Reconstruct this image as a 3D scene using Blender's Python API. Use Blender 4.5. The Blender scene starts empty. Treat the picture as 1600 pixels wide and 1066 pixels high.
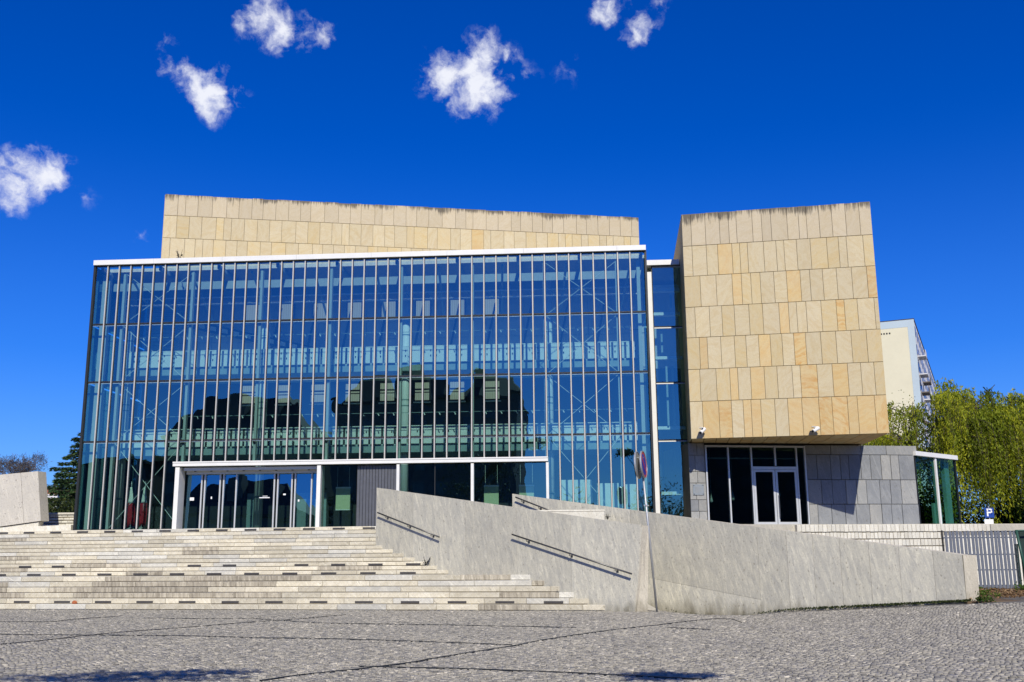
import bpy, math, random
import numpy as np
from mathutils import Vector, Matrix
random.seed(7); RNG = np.random.default_rng(7)
scene = bpy.context.scene
COL = scene.collection
R = math.radians

# ------------------------------------------------------------------ camera
cam_d = bpy.data.cameras.new('camera'); cam = bpy.data.objects.new('camera', cam_d); COL.objects.link(cam)
cam_d.sensor_width = 36.0; cam_d.lens = 1594.35 / 1600 * 36.0
cam_d.clip_start = 0.1; cam_d.clip_end = 3000
pit, rol = .208765, -.0078120
fw = Vector((0, math.cos(pit), math.sin(pit))); up0 = Vector((0, -math.sin(pit), math.cos(pit))); r0 = Vector((1, 0, 0))
rt = math.cos(rol) * r0 + math.sin(rol) * up0; up = -math.sin(rol) * r0 + math.cos(rol) * up0
cam.matrix_world = Matrix(((rt.x, up.x, -fw.x, 0), (rt.y, up.y, -fw.y, 0), (rt.z, up.z, -fw.z, 1.6), (0, 0, 0, 1)))
scene.camera = cam

# ------------------------------------------------------------------ sun, exposure
SUN_EL, SUN_AZ = R(38.8), R(173.6)
sd = Vector((-math.sin(SUN_AZ) * math.cos(SUN_EL), -math.cos(SUN_AZ) * math.cos(SUN_EL), -math.sin(SUN_EL)))
sun_d = bpy.data.lights.new('sun', 'SUN'); sun = bpy.data.objects.new('sun', sun_d); COL.objects.link(sun)
sun_d.energy = 5.0; sun_d.angle = R(0.5); sun_d.color = (1.0, .945, .83)
sun.rotation_euler = sd.to_track_quat('-Z', 'Y').to_euler(); sun.location = (10, -40, 60)
vs = scene.view_settings
vs.view_transform = 'Standard'; vs.look = 'None'; vs.exposure = 0.0; vs.gamma = 1.0; vs.use_curve_mapping = False
scene.cycles.transparent_max_bounces = 24; scene.cycles.max_bounces = 8; scene.cycles.diffuse_bounces = 3
scene.cycles.glossy_bounces = 4; scene.cycles.caustics_reflective = False; scene.cycles.caustics_refractive = False

# ------------------------------------------------------------------ node helpers
class NT:
    def __init__(s, tree):
        s.t = tree
        for n in list(tree.nodes): tree.nodes.remove(n)
    def n(s, typ, ins=None, **kw):
        nd = s.t.nodes.new(typ)
        for k, v in kw.items(): setattr(nd, k, v)
        for k, v in (ins or {}).items():
            sk = nd.inputs[k]
            if isinstance(v, tuple) and len(v) == 2 and hasattr(v[0], 'outputs'): s.t.links.new(v[0].outputs[v[1]], sk)
            elif hasattr(v, 'outputs'): s.t.links.new(v.outputs[0], sk)
            else: sk.default_value = v
        return nd
    def math(s, op, a, b=0.0, c=None, clamp=False):
        i = {0: a, 1: b}
        if c is not None: i[2] = c
        return s.n('ShaderNodeMath', i, operation=op, use_clamp=clamp)
    def vmath(s, op, a, b=(0, 0, 0)): return s.n('ShaderNodeVectorMath', {0: a, 1: b}, operation=op)
    def mix(s, f, a, b, blend='MIX'):
        nd = s.t.nodes.new('ShaderNodeMix'); nd.data_type = 'RGBA'; nd.blend_type = blend; nd.clamp_factor = True
        for sk, v in ((nd.inputs[0], f), (nd.inputs[6], a), (nd.inputs[7], b)):
            if isinstance(v, tuple) and len(v) == 2 and hasattr(v[0], 'outputs'): s.t.links.new(v[0].outputs[v[1]], sk)
            elif hasattr(v, 'outputs'): s.t.links.new((v.outputs[2] if v.bl_idname == 'ShaderNodeMix' else v.outputs[0]), sk)
            else: sk.default_value = v if not isinstance(v, tuple) else (tuple(v) + (1,))[:4]
        return nd
    def ramp(s, f, stops, interp='LINEAR'):
        nd = s.n('ShaderNodeValToRGB', {0: f}); cr = nd.color_ramp; cr.interpolation = interp
        while len(cr.elements) < len(stops): cr.elements.new(.5)
        for e, (p, c) in zip(cr.elements, stops):
            e.position = p; e.color = tuple(c) + (1,) if isinstance(c, tuple) else (c, c, c, 1)
        return nd
    def noise(s, vec, scale, detail=3, rough=.55, out='Fac', **kw):
        return s.n('ShaderNodeTexNoise', {'Vector': vec, 'Scale': scale, 'Detail': detail, 'Roughness': rough, **kw})
def out2(nd): return nd.outputs[2] if nd.bl_idname == 'ShaderNodeMix' else nd.outputs[0]

# ------------------------------------------------------------------ world: clear deep blue spring sky with a few small clouds
world = bpy.data.worlds.new('World'); scene.world = world; world.use_nodes = True
W = NT(world.node_tree)
sky = W.n('ShaderNodeTexSky', sky_type='NISHITA', sun_disc=False)
sky.sun_elevation = SUN_EL; sky.sun_rotation = SUN_AZ; sky.altitude = 200; sky.air_density = 1.0; sky.dust_density = .35; sky.ozone_density = 4.0
hs = W.n('ShaderNodeHueSaturation', {'Hue': .512, 'Saturation': 1.6, 'Value': 1.0, 'Fac': 1.0, 'Color': sky})
tint = W.mix(1.0, (hs, 0), (.52, .80, 1.30), 'MULTIPLY')
geo = W.n('ShaderNodeTexCoord')
dirv = W.vmath('NORMALIZE', (geo, 'Generated'))
warpn = W.n('ShaderNodeTexNoise', {'Vector': dirv, 'Scale': 26.0, 'Detail': 6.0, 'Roughness': .62})
warp = W.vmath('SCALE', W.vmath('SUBTRACT', (warpn, 'Color'), (.5, .5, .5))); warp.inputs['Scale'].default_value = .026
dw = W.vmath('ADD', dirv, warp)
# direction, angular radius, strength of the cloud puffs (the last rows stand outside the frame)
PUFFS = [
 ((-0.2250, 0.8480, 0.4799), 0.0220, 1.00), ((-0.2088, 0.8547, 0.4752), 0.0207, 1.00), ((-0.1921, 0.8592, 0.4743), 0.0171, 0.75), ((-0.1752, 0.8634, 0.4732), 0.0146, 0.60), ((-0.2381, 0.8414, 0.4851), 0.0122, 0.50),
 ((-0.0586, 0.8928, 0.4466), 0.0256, 1.00), ((-0.0315, 0.8971, 0.4407), 0.0305, 1.15), ((-0.0132, 0.8949, 0.4460), 0.0195, 0.70), ((-0.0220, 0.8841, 0.4668), 0.0195, 0.85), ((-0.0040, 0.8871, 0.4616), 0.0146, 0.60), ((-0.0440, 0.9043, 0.4246), 0.0183, 0.60), ((-0.0751, 0.8857, 0.4582), 0.0122, 0.50), ((0.0141, 0.8937, 0.4484), 0.0134, 0.30), ((0.0535, 0.8913, 0.4502), 0.0159, 0.20),
 ((-0.2935, 0.8521, 0.4333), 0.0146, 0.75), ((-0.2808, 0.8594, 0.4274), 0.0183, 0.85), ((-0.2738, 0.8674, 0.4155), 0.0207, 1.00), ((-0.2719, 0.8728, 0.4054), 0.0110, 0.60), ((-0.3077, 0.8455, 0.4363), 0.0098, 0.50), ((-0.3082, 0.8372, 0.4519), 0.0110, 0.40), ((-0.2491, 0.8735, 0.4182), 0.0122, 0.50), ((-0.2610, 0.8593, 0.4398), 0.0098, 0.40),
 ((-0.4386, 0.8389, 0.3223), 0.0235, 1.10), ((-0.4221, 0.8433, 0.3327), 0.0225, 1.05), ((-0.4520, 0.8330, 0.3190), 0.0235, 1.10), ((-0.4080, 0.8483, 0.3376), 0.0195, 0.75), ((-0.3968, 0.8566, 0.3299), 0.0122, 0.40), ((-0.4303, 0.8345, 0.3402), 0.0149, 0.50),
 ((0.1155, 0.8694, 0.4805), 0.0171, 0.75), ((0.1273, 0.8695, 0.4772), 0.0122, 0.50), ((0.0943, 0.8592, 0.5029), 0.0207, 0.80), ((0.1382, 0.8572, 0.4962), 0.0122, 0.30), ((-0.3369, 0.8953, 0.2914), 0.0079, 0.45), ((-0.3806, 0.8674, 0.3206), 0.0122, 0.16),
 ((.62, .60, .50), .06, 1.0), ((-.75, .45, .48), .07, 1.1), ((.20, -.72, .66), .07, .9), ((-.55, -.62, .56), .08, 1.0), ((.8, -.3, .5), .07, 1.0), ((.1, .3, .95), .08, .9),
]
elev = W.n('ShaderNodeSeparateXYZ', {0: dirv})
hz = W.n('ShaderNodeMapRange', {'Value': (elev, 'Z'), 'From Min': .40, 'From Max': .0, 'To Min': 0.0, 'To Max': 1.0})
hz = W.math('POWER', hz, 1.7)
tint = W.mix(W.math('MULTIPLY', hz, .62), tint, (1.7, 4.1, 10.6))      # pale blue haze low in the sky, the same all round
acc = None
for c, rad, st in PUFFS:
    c = Vector(c).normalized()
    d = W.n('ShaderNodeVectorMath', {0: dw, 1: tuple(c)}, operation='DISTANCE')
    m = W.n('ShaderNodeMapRange', {'Value': (d, 'Value'), 'From Min': rad * 1.38, 'From Max': 0.0, 'To Min': 0.0, 'To Max': st})
    acc = m if acc is None else W.math('MAXIMUM', acc, m)
fb = W.noise(W.vmath('ADD', dirv, W.vmath('SCALE', warp)), 44.0, 9, .58)
dens = W.math('MULTIPLY_ADD', W.math('SUBTRACT', fb, .5), 2.3, acc)
cover = W.n('ShaderNodeMapRange', {'Value': dens, 'From Min': .16, 'From Max': 1.02, 'To Min': 0, 'To Max': .97}, interpolation_type='SMOOTHSTEP')
gate = W.n('ShaderNodeMapRange', {'Value': acc, 'From Min': 0.02, 'From Max': .25, 'To Min': 0, 'To Max': 1})
cover = W.math('MULTIPLY', cover, gate)
fb2 = W.noise(dirv, 60.0, 4, .5)
cl = W.ramp(W.math('MULTIPLY_ADD', fb2, .6, W.math('MULTIPLY', dens, .5)), [(.25, (6.0, 6.5, 8.8)), (.75, (9.0, 9.2, 10.0))])
skc = W.mix(cover, tint, (cl, 0))
bg = W.n('ShaderNodeBackground', {'Strength': .1}); W.t.links.new(out2(skc), bg.inputs['Color'])
wo = W.n('ShaderNodeOutputWorld', {'Surface': bg})

# ------------------------------------------------------------------ mesh helpers
class Frame:
    """vertical plane: a runs to the right along it, d away from the camera side, z up"""
    def __init__(s, x, y, yaw):
        s.o = Vector((x, y, 0)); s.yaw = yaw
        s.u = Vector((math.cos(yaw), math.sin(yaw), 0)); s.n = Vector((-math.sin(yaw), math.cos(yaw), 0))
    def p(s, a, d, z): return s.o + s.u * a + s.n * d + Vector((0, 0, z))
ID = Frame(0, 0, 0)
class MB:
    def __init__(s): s.v = []; s.f = []; s.mi = []; s.cur = 0
    def poly(s, pts):
        b = len(s.v); s.v += [tuple(p) for p in pts]; s.f.append(tuple(range(b, b + len(pts)))); s.mi.append(s.cur)
    def hexa(s, p):   # 8 points: bottom 4 ccw, top 4 ccw
        b = len(s.v); s.v += [tuple(q) for q in p]
        for f in ((3, 2, 1, 0), (4, 5, 6, 7), (0, 1, 5, 4), (1, 2, 6, 5), (2, 3, 7, 6), (3, 0, 4, 7)):
            s.f.append(tuple(b + i for i in f)); s.mi.append(s.cur)
        return s
    def box(s, F, a0, a1, d0, d1, z0, z1):
        return s.hexa([F.p(a0, d0, z0), F.p(a1, d0, z0), F.p(a1, d1, z0), F.p(a0, d1, z0), F.p(a0, d0, z1), F.p(a1, d0, z1), F.p(a1, d1, z1), F.p(a0, d1, z1)])
    def slab(s, F, a0, a1, d0, d1, z0, z1, c=.012):
        """box with a chamfered front face (front = d0)"""
        b = len(s.v)
        ring = lambda a_, b_, z_, y_, d: [F.p(a_, d, z_), F.p(b_, d, z_), F.p(b_, d, y_), F.p(a_, d, y_)]
        s.v += [tuple(q) for q in ring(a0, a1, z0, z1, d1) + ring(a0, a1, z0, z1, d0 + c) + ring(a0 + c, a1 - c, z0 + c, z1 - c, d0)]
        for k in (0, 4):
            for i in range(4):
                j = (i + 1) % 4; s.f.append((b + k + i, b + k + j, b + k + 4 + j, b + k + 4 + i)); s.mi.append(s.cur)
        s.f.append((b + 8, b + 9, b + 10, b + 11)); s.mi.append(s.cur)
        s.f.append((b + 3, b + 2, b + 1, b)); s.mi.append(s.cur)
        return s
    def prism(s, bottom, top):
        n = len(bottom); b = len(s.v); s.v += [tuple(p) for p in bottom] + [tuple(p) for p in top]
        s.f.append(tuple(b + i for i in reversed(range(n)))); s.f.append(tuple(b + n + i for i in range(n))); s.mi += [s.cur] * 2
        for i in range(n):
            j = (i + 1) % n; s.f.append((b + i, b + j, b + n + j, b + n + i)); s.mi.append(s.cur)
        return s
    def tube(s, pts, rads, n=8, cap=True):
        pts = [Vector(p) for p in pts]; b = len(s.v)
        if not hasattr(rads, '__len__'): rads = [rads] * len(pts)
        for i, p in enumerate(pts):
            t = (pts[min(i + 1, len(pts) - 1)] - pts[max(i - 1, 0)])
            t = t.normalized() if t.length > 1e-9 else Vector((0, 0, 1))
            x = t.cross(Vector((0, 0, 1)) if abs(t.z) < .95 else Vector((1, 0, 0))).normalized(); y = t.cross(x)
            for k in range(n):
                an = 2 * math.pi * k / n; s.v.append(tuple(p + (x * math.cos(an) + y * math.sin(an)) * rads[i]))
        for i in range(len(pts) - 1):
            for k in range(n):
                k2 = (k + 1) % n; s.f.append((b + i * n + k, b + (i + 1) * n + k, b + (i + 1) * n + k2, b + i * n + k2)); s.mi.append(s.cur)
        if cap:
            s.f.append(tuple(b + k for k in range(n))); s.f.append(tuple(b + (len(pts) - 1) * n + k for k in reversed(range(n)))); s.mi += [s.cur] * 2
        return s
    def build(s, name, mats, parent=None, smooth=False, **props):
        me = bpy.data.meshes.new(name); me.from_pydata(s.v, [], s.f)
        mats = mats if isinstance(mats, (list, tuple)) else [mats]
        for m in mats: me.materials.append(m)
        if any(s.mi): me.polygons.foreach_set('material_index', s.mi)
        if smooth: me.polygons.foreach_set('use_smooth', [True] * len(me.polygons))
        me.update()
        return link(name, me, parent, **props)
def link(name, me, parent=None, loc=None, **props):
    o = bpy.data.objects.new(name, me); COL.objects.link(o)
    if parent: o.parent = parent
    if loc is not None: o.location = loc
    for k, v in props.items(): o[k] = v
    return o
def thing(name, label, cat, loc=(0, 0, 0), group=None):
    """an Empty at the thing's base; the parts keep world coordinates"""
    o = bpy.data.objects.new(name, None); COL.objects.link(o); o['label'] = label; o['category'] = cat
    if group: o['group'] = group
    o.empty_display_size = .2
    return o
def soup(name, P, L, Wd, mat, parent=None, D=None, tone=None, **props):
    """many small leaf quads: centres P, lengths L, widths Wd, optional long directions D"""
    n = len(P)
    if D is None: D = RNG.normal(size=(n, 3))
    D = D / np.linalg.norm(D, axis=1, keepdims=True)
    Q = RNG.normal(size=(n, 3)); Q -= (Q * D).sum(1, keepdims=True) * D; Q /= np.linalg.norm(Q, axis=1, keepdims=True)
    L = np.broadcast_to(L, (n,))[:, None] * .5; Wd = np.broadcast_to(Wd, (n,))[:, None] * .5
    V = np.stack([P - D * L, P + Q * Wd, P + D * L, P - Q * Wd], 1).reshape(-1, 3).astype(np.float32)
    me = bpy.data.meshes.new(name); me.vertices.add(4 * n); me.vertices.foreach_set('co', V.ravel())
    me.loops.add(4 * n); me.loops.foreach_set('vertex_index', np.arange(4 * n, dtype=np.int32))
    me.polygons.add(n); me.polygons.foreach_set('loop_start', np.arange(0, 4 * n, 4, dtype=np.int32)); me.polygons.foreach_set('loop_total', np.full(n, 4, np.int32))
    at = me.attributes.new('tone', 'FLOAT', 'POINT')
    t = RNG.random(n) if tone is None else tone
    at.data.foreach_set('value', np.repeat(t, 4).astype(np.float32))
    me.materials.append(mat); me.update(calc_edges=True); me.validate()
    return link(name, me, parent, **props)

# ------------------------------------------------------------------ materials
def new_mat(name):
    m = bpy.data.materials.new(name); m.use_nodes = True
    return m, NT(m.node_tree)
def finish(m, T, col, rough=.6, metal=0.0, bump=None, bstr=.3, bdist=.01, spec=.35, extra=None):
    b = T.n('ShaderNodeBsdfPrincipled', {'Roughness': rough, 'Metallic': metal, 'Specular IOR Level': spec})
    if isinstance(col, tuple): b.inputs['Base Color'].default_value = col + (1,)
    else: T.t.links.new(out2(col), b.inputs['Base Color'])
    if bump is not None:
        bn = T.n('ShaderNodeBump', {'Height': bump, 'Strength': bstr, 'Distance': bdist}); T.t.links.new(bn.outputs[0], b.inputs['Normal'])
    for k, v in (extra or {}).items(): b.inputs[k].default_value = v
    T.n('ShaderNodeOutputMaterial', {'Surface': b}); return m
def worldpos(T, jitter=True):
    g = T.n('ShaderNodeNewGeometry'); oi = T.n('ShaderNodeObjectInfo')
    if not jitter: return (g, 'Position'), oi
    off = T.math('MULTIPLY', (oi, 'Random'), 173.0)
    return T.vmath('ADD', (g, 'Position'), T.n('ShaderNodeCombineXYZ', {0: off, 1: T.math('MULTIPLY', off, .37), 2: T.math('MULTIPLY', off, .61)})), oi

def sandstone(name, base, vein, vein_amt, weather=False):
    m, T = new_mat(name); P, oi = worldpos(T)
    rnd = (oi, 'Random')
    rot = T.n('ShaderNodeVectorRotate', {'Vector': P, 'Axis': (0, 1, 0), 'Angle': T.math('MULTIPLY', rnd, 37.0)}, rotation_type='AXIS_ANGLE')
    st = T.vmath('MULTIPLY', rot, (.55, 1.0, 3.2))
    warp = T.n('ShaderNodeTexNoise', {'Vector': P, 'Scale': 1.6, 'Detail': 3.0})
    st2 = T.vmath('ADD', st, T.vmath('SCALE', (warp, 'Color')))
    st2.inputs[1].links[0].from_node.inputs['Scale'].default_value = 1.5
    bands = T.noise(st2, 2.4, 5, .6)
    big = T.noise(P, .9, 3, .5); grain = T.noise(P, 38.0, 4, .7)
    v = T.ramp(bands, [(.42, 0.0), (.66, 1.0)])
    c = T.mix(T.math('MULTIPLY', v, vein_amt), base, vein)
    tone = T.n('ShaderNodeMapRange', {'Value': rnd, 'To Min': .92, 'To Max': 1.06})
    c = T.mix(1.0, c, T.n('ShaderNodeCombineColor', {0: tone, 1: tone, 2: tone}), 'MULTIPLY')
    c = T.mix(T.math('MULTIPLY', T.ramp(big, [(.38, 0.0), (.7, 1.0)]), .18), c, (.52, .46, .36))
    c = T.mix(T.math('MULTIPLY', T.ramp(grain, [(.3, 1.0), (.55, 0.0)]), .3), c, (.26, .21, .14))
    if weather:
        gen = T.n('ShaderNodeTexCoord'); sx = T.n('ShaderNodeSeparateXYZ', {0: (gen, 'Generated')})
        strk = T.noise(T.vmath('MULTIPLY', P, (14, 14, .9)), 1.0, 4, .7)
        g1 = T.math('ADD', T.n('ShaderNodeMapRange', {'Value': (sx, 'Z'), 'From Min': .25, 'From Max': 1.0, 'To Min': -.35, 'To Max': .50}), T.math('MULTIPLY', T.math('SUBTRACT', T.noise((gen, 'Object'), .8, 3, .6), .5), 1.0))
        stain = T.ramp(T.math('ADD', strk, g1), [(.78, 0.0), (1.12, 1.0)])
        c = T.mix(T.math('MULTIPLY', stain, .85), c, (.075, .065, .05))
    return finish(m, T, c, .82, bump=T.math('ADD', grain, T.math('MULTIPLY', bands, .6)), bstr=.25, bdist=.006)
SAND = {
 'pale': sandstone('sandstone_pale', (.575, .485, .300), (.50, .375, .185), .6),
 'beige': sandstone('sandstone_beige', (.57, .465, .262), (.55, .39, .155), .6),
 'ochre': sandstone('sandstone_ochre', (.60, .45, .215), (.56, .33, .10), .5),
 'vein': sandstone('sandstone_veined', (.60, .45, .21), (.53, .27, .06), .75),
 'top': sandstone('sandstone_weathered', (.54, .455, .305), (.47, .37, .21), .45, True)}

def stone(name, base, dark, light, streak=(2.2, 2.2, .55), angle=.35, spots=.35, dirt=None, jit=True, tones=(.9, 1.08), rough=.8):
    m, T = new_mat(name); P, oi = worldpos(T, jit)
    rot = T.n('ShaderNodeVectorRotate', {'Vector': P, 'Axis': (0, 1, 0), 'Angle': angle}, rotation_type='AXIS_ANGLE')
    s1 = T.noise(T.vmath('MULTIPLY', rot, streak), 2.0, 6, .62, **{'Distortion': .5})
    big = T.noise(P, .55, 3, .5); fine = T.noise(P, 30.0, 4, .7); sp = T.noise(T.vmath('MULTIPLY', rot, (1, 1, .55)), 17.0, 2, .6)
    c = T.mix(T.ramp(s1, [(.33, 0.0), (.68, 1.0)]), dark, light)
    c = T.mix(.32, c, base)
    c = T.mix(T.math('MULTIPLY', T.ramp(big, [(.35, 0.0), (.68, 1.0)]), .4), c, dark)
    thin = T.noise(T.vmath('MULTIPLY', rot, (9, 9, .9)), 1.3, 5, .65, **{'Distortion': .8})
    c = T.mix(T.math('MULTIPLY', T.ramp(thin, [(.52, 0.0), (.70, 1.0)]), .55), c, tuple(min(.85, q * 1.22) for q in light))
    c = T.mix(T.math('MULTIPLY', T.ramp(sp, [(.28, 1.0), (.37, 0.0)]), spots), c, (.07, .055, .035))
    c = T.mix(T.math('MULTIPLY', T.ramp(fine, [(.3, 1.0), (.55, 0.0)]), .28), c, (.12, .105, .08))
    t = T.n('ShaderNodeMapRange', {'Value': (oi, 'Random'), 'To Min': tones[0], 'To Max': tones[1]})
    c = T.mix(1.0, c, T.n('ShaderNodeCombineColor', {0: t, 1: t, 2: t}), 'MULTIPLY')
    if dirt:
        g = T.n('ShaderNodeNewGeometry'); z = T.n('ShaderNodeSeparateXYZ', {0: (g, 'Position')})
        lo = T.n('ShaderNodeMapRange', {'Value': (z, 'Z'), 'From Min': dirt[0], 'From Max': dirt[1], 'To Min': .5, 'To Max': -.3})
        dn = T.noise(T.vmath('MULTIPLY', (g, 'Position'), (1, 1, .35)), 2.3, 5, .65)
        c = T.mix(T.math('MULTIPLY', T.ramp(T.math('ADD', dn, lo), [(.55, 0.0), (1.0, 1.0)]), .8), c, (.10, .085, .045))
    return finish(m, T, c, rough, bump=T.math('ADD', fine, T.math('MULTIPLY', s1, .8)), bstr=.3, bdist=.008)
M_WALL = stone('pale_travertine', (.53, .50, .40), (.38, .37, .325), (.67, .63, .49), streak=(4.2, 4.2, .5), angle=.3, dirt=(-.3, .7), jit=False, spots=.45)
M_WALL2 = stone('pale_travertine_end', (.56, .51, .40), (.47, .43, .34), (.60, .55, .44), dirt=(-.3, .9))
M_WALLL = stone('pale_spotted_stone', (.56, .52, .44), (.50, .47, .41), (.60, .56, .47), streak=(1.5, 1.5, 1.2), spots=.6)
M_STEP = stone('step_stone', (.62, .57, .44), (.50, .45, .33), (.71, .66, .53), streak=(.8, .8, 3.0), angle=.7, spots=.4, tones=(.78, 1.14))
M_STEPD = stone('step_stone_stained', (.50, .45, .34), (.17, .145, .11), (.68, .62, .48), streak=(5, 5, .5), angle=.1, spots=.6, tones=(.8, 1.1))
M_STEPG = stone('step_stone_grey', (.60, .575, .485), (.47, .455, .40), (.70, .67, .57), streak=(.8, .8, 3.0), angle=.9, spots=.3, tones=(.85, 1.15))
M_GREY = stone('grey_stone', (.225, .235, .24), (.175, .185, .195), (.28, .285, .28), streak=(1, 1, 1), spots=.4, tones=(.88, 1.1), rough=.6)
M_GREYL = stone('grey_stone_light', (.31, .31, .29), (.25, .255, .25), (.37, .36, .325), streak=(1, 1, 1), spots=.45, tones=(.85, 1.1), rough=.6)
M_BRICK = stone('white_block', (.70, .665, .56), (.62, .58, .47), (.76, .73, .63), spots=.25, tones=(.86, 1.08))
M_JOINT = stone('joint_concrete', (.27, .225, .155), (.22, .19, .13), (.32, .27, .19), spots=.2)
M_TERR = stone('terrace_paving', (.45, .42, .34), (.37, .35, .29), (.51, .47, .38), spots=.3)

def plain(name, col, rough=.5, metal=0.0, var=.08, scale=6.0, spec=.4, bstr=.05):
    m, T = new_mat(name); P, oi = worldpos(T, False)
    n = T.noise(P, scale, 4, .6); n2 = T.noise(P, scale * 9, 3, .6)
    f = T.math('ADD', T.math('MULTIPLY', n, .7), T.math('MULTIPLY', n2, .3))
    lo = tuple(c * (1 - var * 2) for c in col); hi = tuple(min(1, c * (1 + var)) for c in col)
    return finish(m, T, T.ramp(f, [(.25, lo), (.75, hi)]), rough, metal, bump=n2, bstr=bstr, bdist=.004, spec=spec)
M_WHITE = plain('white_paint', (.74, .73, .69), .4, var=.05, scale=2.5)
M_MULL = plain('brushed_mullion', (.52, .50, .455), .38, .1, .06)
M_FRAME = plain('silver_frame', (.62, .63, .62), .35, .35, .05)
M_GASKET = plain('dark_gasket', (.018, .02, .022), .5, var=.2)
M_STEEL = plain('steel_rail', (.10, .10, .10), .35, .6, .1)
M_POLE = plain('galvanised_pole', (.42, .43, .43), .45, .5, .1, 20)
M_INWHITE = plain('interior_white', (.80, .83, .80), .5, var=.04)
M_POST = plain('grey_green_post', (.50, .54, .52), .5, var=.05)
M_FROST = plain('frosted_panel', (.82, .85, .82), .45, var=.03)
M_TEAL = plain('interior_teal', (.30, .40, .41), .6, var=.1)
M_BEAM = plain('ceiling_beam_teal', (.17, .235, .245), .6, var=.1)
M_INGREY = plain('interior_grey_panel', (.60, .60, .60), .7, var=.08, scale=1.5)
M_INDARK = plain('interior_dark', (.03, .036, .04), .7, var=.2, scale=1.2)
M_INFLOOR = plain('interior_floor', (.22, .21, .19), .4, var=.1)
M_CEIL = plain('interior_ceiling', (.30, .37, .40), .7, var=.1, scale=.8)
M_BLACK = plain('black_plastic', (.012, .012, .013), .45, var=.2)
M_LAMP = plain('step_lamp_grey', (.075, .07, .068), .4, .2, .15)
M_DKMETAL = plain('dark_metal_cladding', (.115, .12, .135), .45, .3, .12)
M_FENCE = plain('grey_fence_paint', (.135, .15, .18), .5, .1, .12, 12)
M_GREEN = plain('dark_green_paint', (.02, .075, .05), .45, var=.12)
M_GREEN2 = plain('very_dark_green', (.012, .03, .024), .5, var=.12)
M_BLIND = plain('blind_fabric', (.74, .74, .62), .8, var=.06, scale=9)
def glowing_blind():  # self-glow stands in for daylight coming through the blinds from behind
    m, T = new_mat('blind_daylight_glow'); P, oi = worldpos(T, False); w = T.n('ShaderNodeTexWave', {'Vector': P, 'Scale': 3.2, 'Distortion': .3}, bands_direction='X')
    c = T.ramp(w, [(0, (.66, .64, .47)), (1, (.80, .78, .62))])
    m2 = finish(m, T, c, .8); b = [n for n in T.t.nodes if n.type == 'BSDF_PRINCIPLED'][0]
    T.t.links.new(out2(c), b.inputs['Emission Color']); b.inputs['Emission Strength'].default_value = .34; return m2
M_BLIND = glowing_blind()
M_BOARD = plain('pale_olive_board', (.60, .64, .40), .7, var=.04)
M_RED = plain('flag_red', (.42, .018, .035), .8, var=.15, scale=9)
M_FWHITE = plain('flag_white', (.78, .80, .76), .8, var=.06, scale=9)
M_SRED = plain('sign_red', (.50, .02, .03), .35, var=.05)
M_SBLUE = plain('sign_blue', (.012, .025, .30), .35, var=.05)
M_SWHITE = plain('sign_white', (.8, .8, .8), .4, var=.03)
M_PBLUE = plain('parking_blue', (.012, .055, .30), .4, var=.05)
M_CREAM = plain('cream_render', (.72, .66, .46), .9, var=.04, scale=.3)
M_PBLUEW = plain('pale_blue_render', (.48, .56, .58), .9, var=.04, scale=.3)
M_WRENDER = plain('white_render', (.70, .68, .66), .9, var=.05, scale=.3)
M_WINDOW = plain('far_window', (.03, .035, .045), .15, var=.3, scale=.6, spec=.6)
M_TRUNK = plain('bark', (.095, .072, .05), .9, var=.3, scale=7, bstr=.6)
M_BIRCH = plain('pale_twig_bark', (.16, .13, .115), .9, var=.3, scale=5, bstr=.4)
M_ROOFRED = plain('red_brick_wall', (.36, .10, .065), .85, var=.2, scale=9)
M_PLAQUE = plain('plaque_metal', (.30, .33, .34), .4, .3, .1, 14)
M_ORANGE = plain('orange_scrap', (.42, .12, .04), .7, var=.3, scale=40)
M_WEED = plain('dry_weed', (.014, .014, .010), .9, var=.3, scale=20)
M_BGDARK = plain('grey_brown_render', (.16, .14, .12), .9, var=.15, scale=.3)
M_BGLIGHT = plain('ochre_render', (.34, .27, .17), .9, var=.1, scale=.3)
M_ROOFDARK = plain('dark_roof', (.05, .045, .045), .8, var=.2, scale=2)

def glass(name, refl, tintc, wav=.004, wsc=.55, fm=.9):
    m, T = new_mat(name); P, oi = worldpos(T)
    n = T.noise(P, wsc, 2, .5)
    bn = T.n('ShaderNodeBump', {'Height': n, 'Strength': 1.0, 'Distance': wav})
    gl = T.n('ShaderNodeBsdfGlossy', {'Color': (.42, .86, 1.0, 1), 'Roughness': 0.0, 'Normal': bn})
    tr = T.n('ShaderNodeBsdfTransparent', {'Color': tintc + (1,)})
    lw = T.n('ShaderNodeFresnel', {'IOR': 1.5, 'Normal': bn})
    f = T.math('MULTIPLY_ADD', lw, fm, refl, clamp=True)
    mx = T.n('ShaderNodeMixShader', {0: f, 1: tr, 2: gl}); T.n('ShaderNodeOutputMaterial', {'Surface': mx}); return m
M_GLASS = glass('blue_tinted_glass', .20, (.64, .86, .84), .006)
M_GLASSD = glass('door_glass', .26, (.50, .70, .68), .003)
M_GLASSK = glass('dark_glass', .02, (.30, .42, .40), .002)
M_GLASSP = glass('green_pavilion_glass', .0, (.26, .50, .42), .003, fm=.45)
def glass_edge():
    m, T = new_mat('glass_edge'); tr = T.n('ShaderNodeBsdfTransparent', {'Color': (.97, 1, .98, 1)}); T.n('ShaderNodeOutputMaterial', {'Surface': tr}); return m
M_GEDGE = glass_edge()

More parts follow.
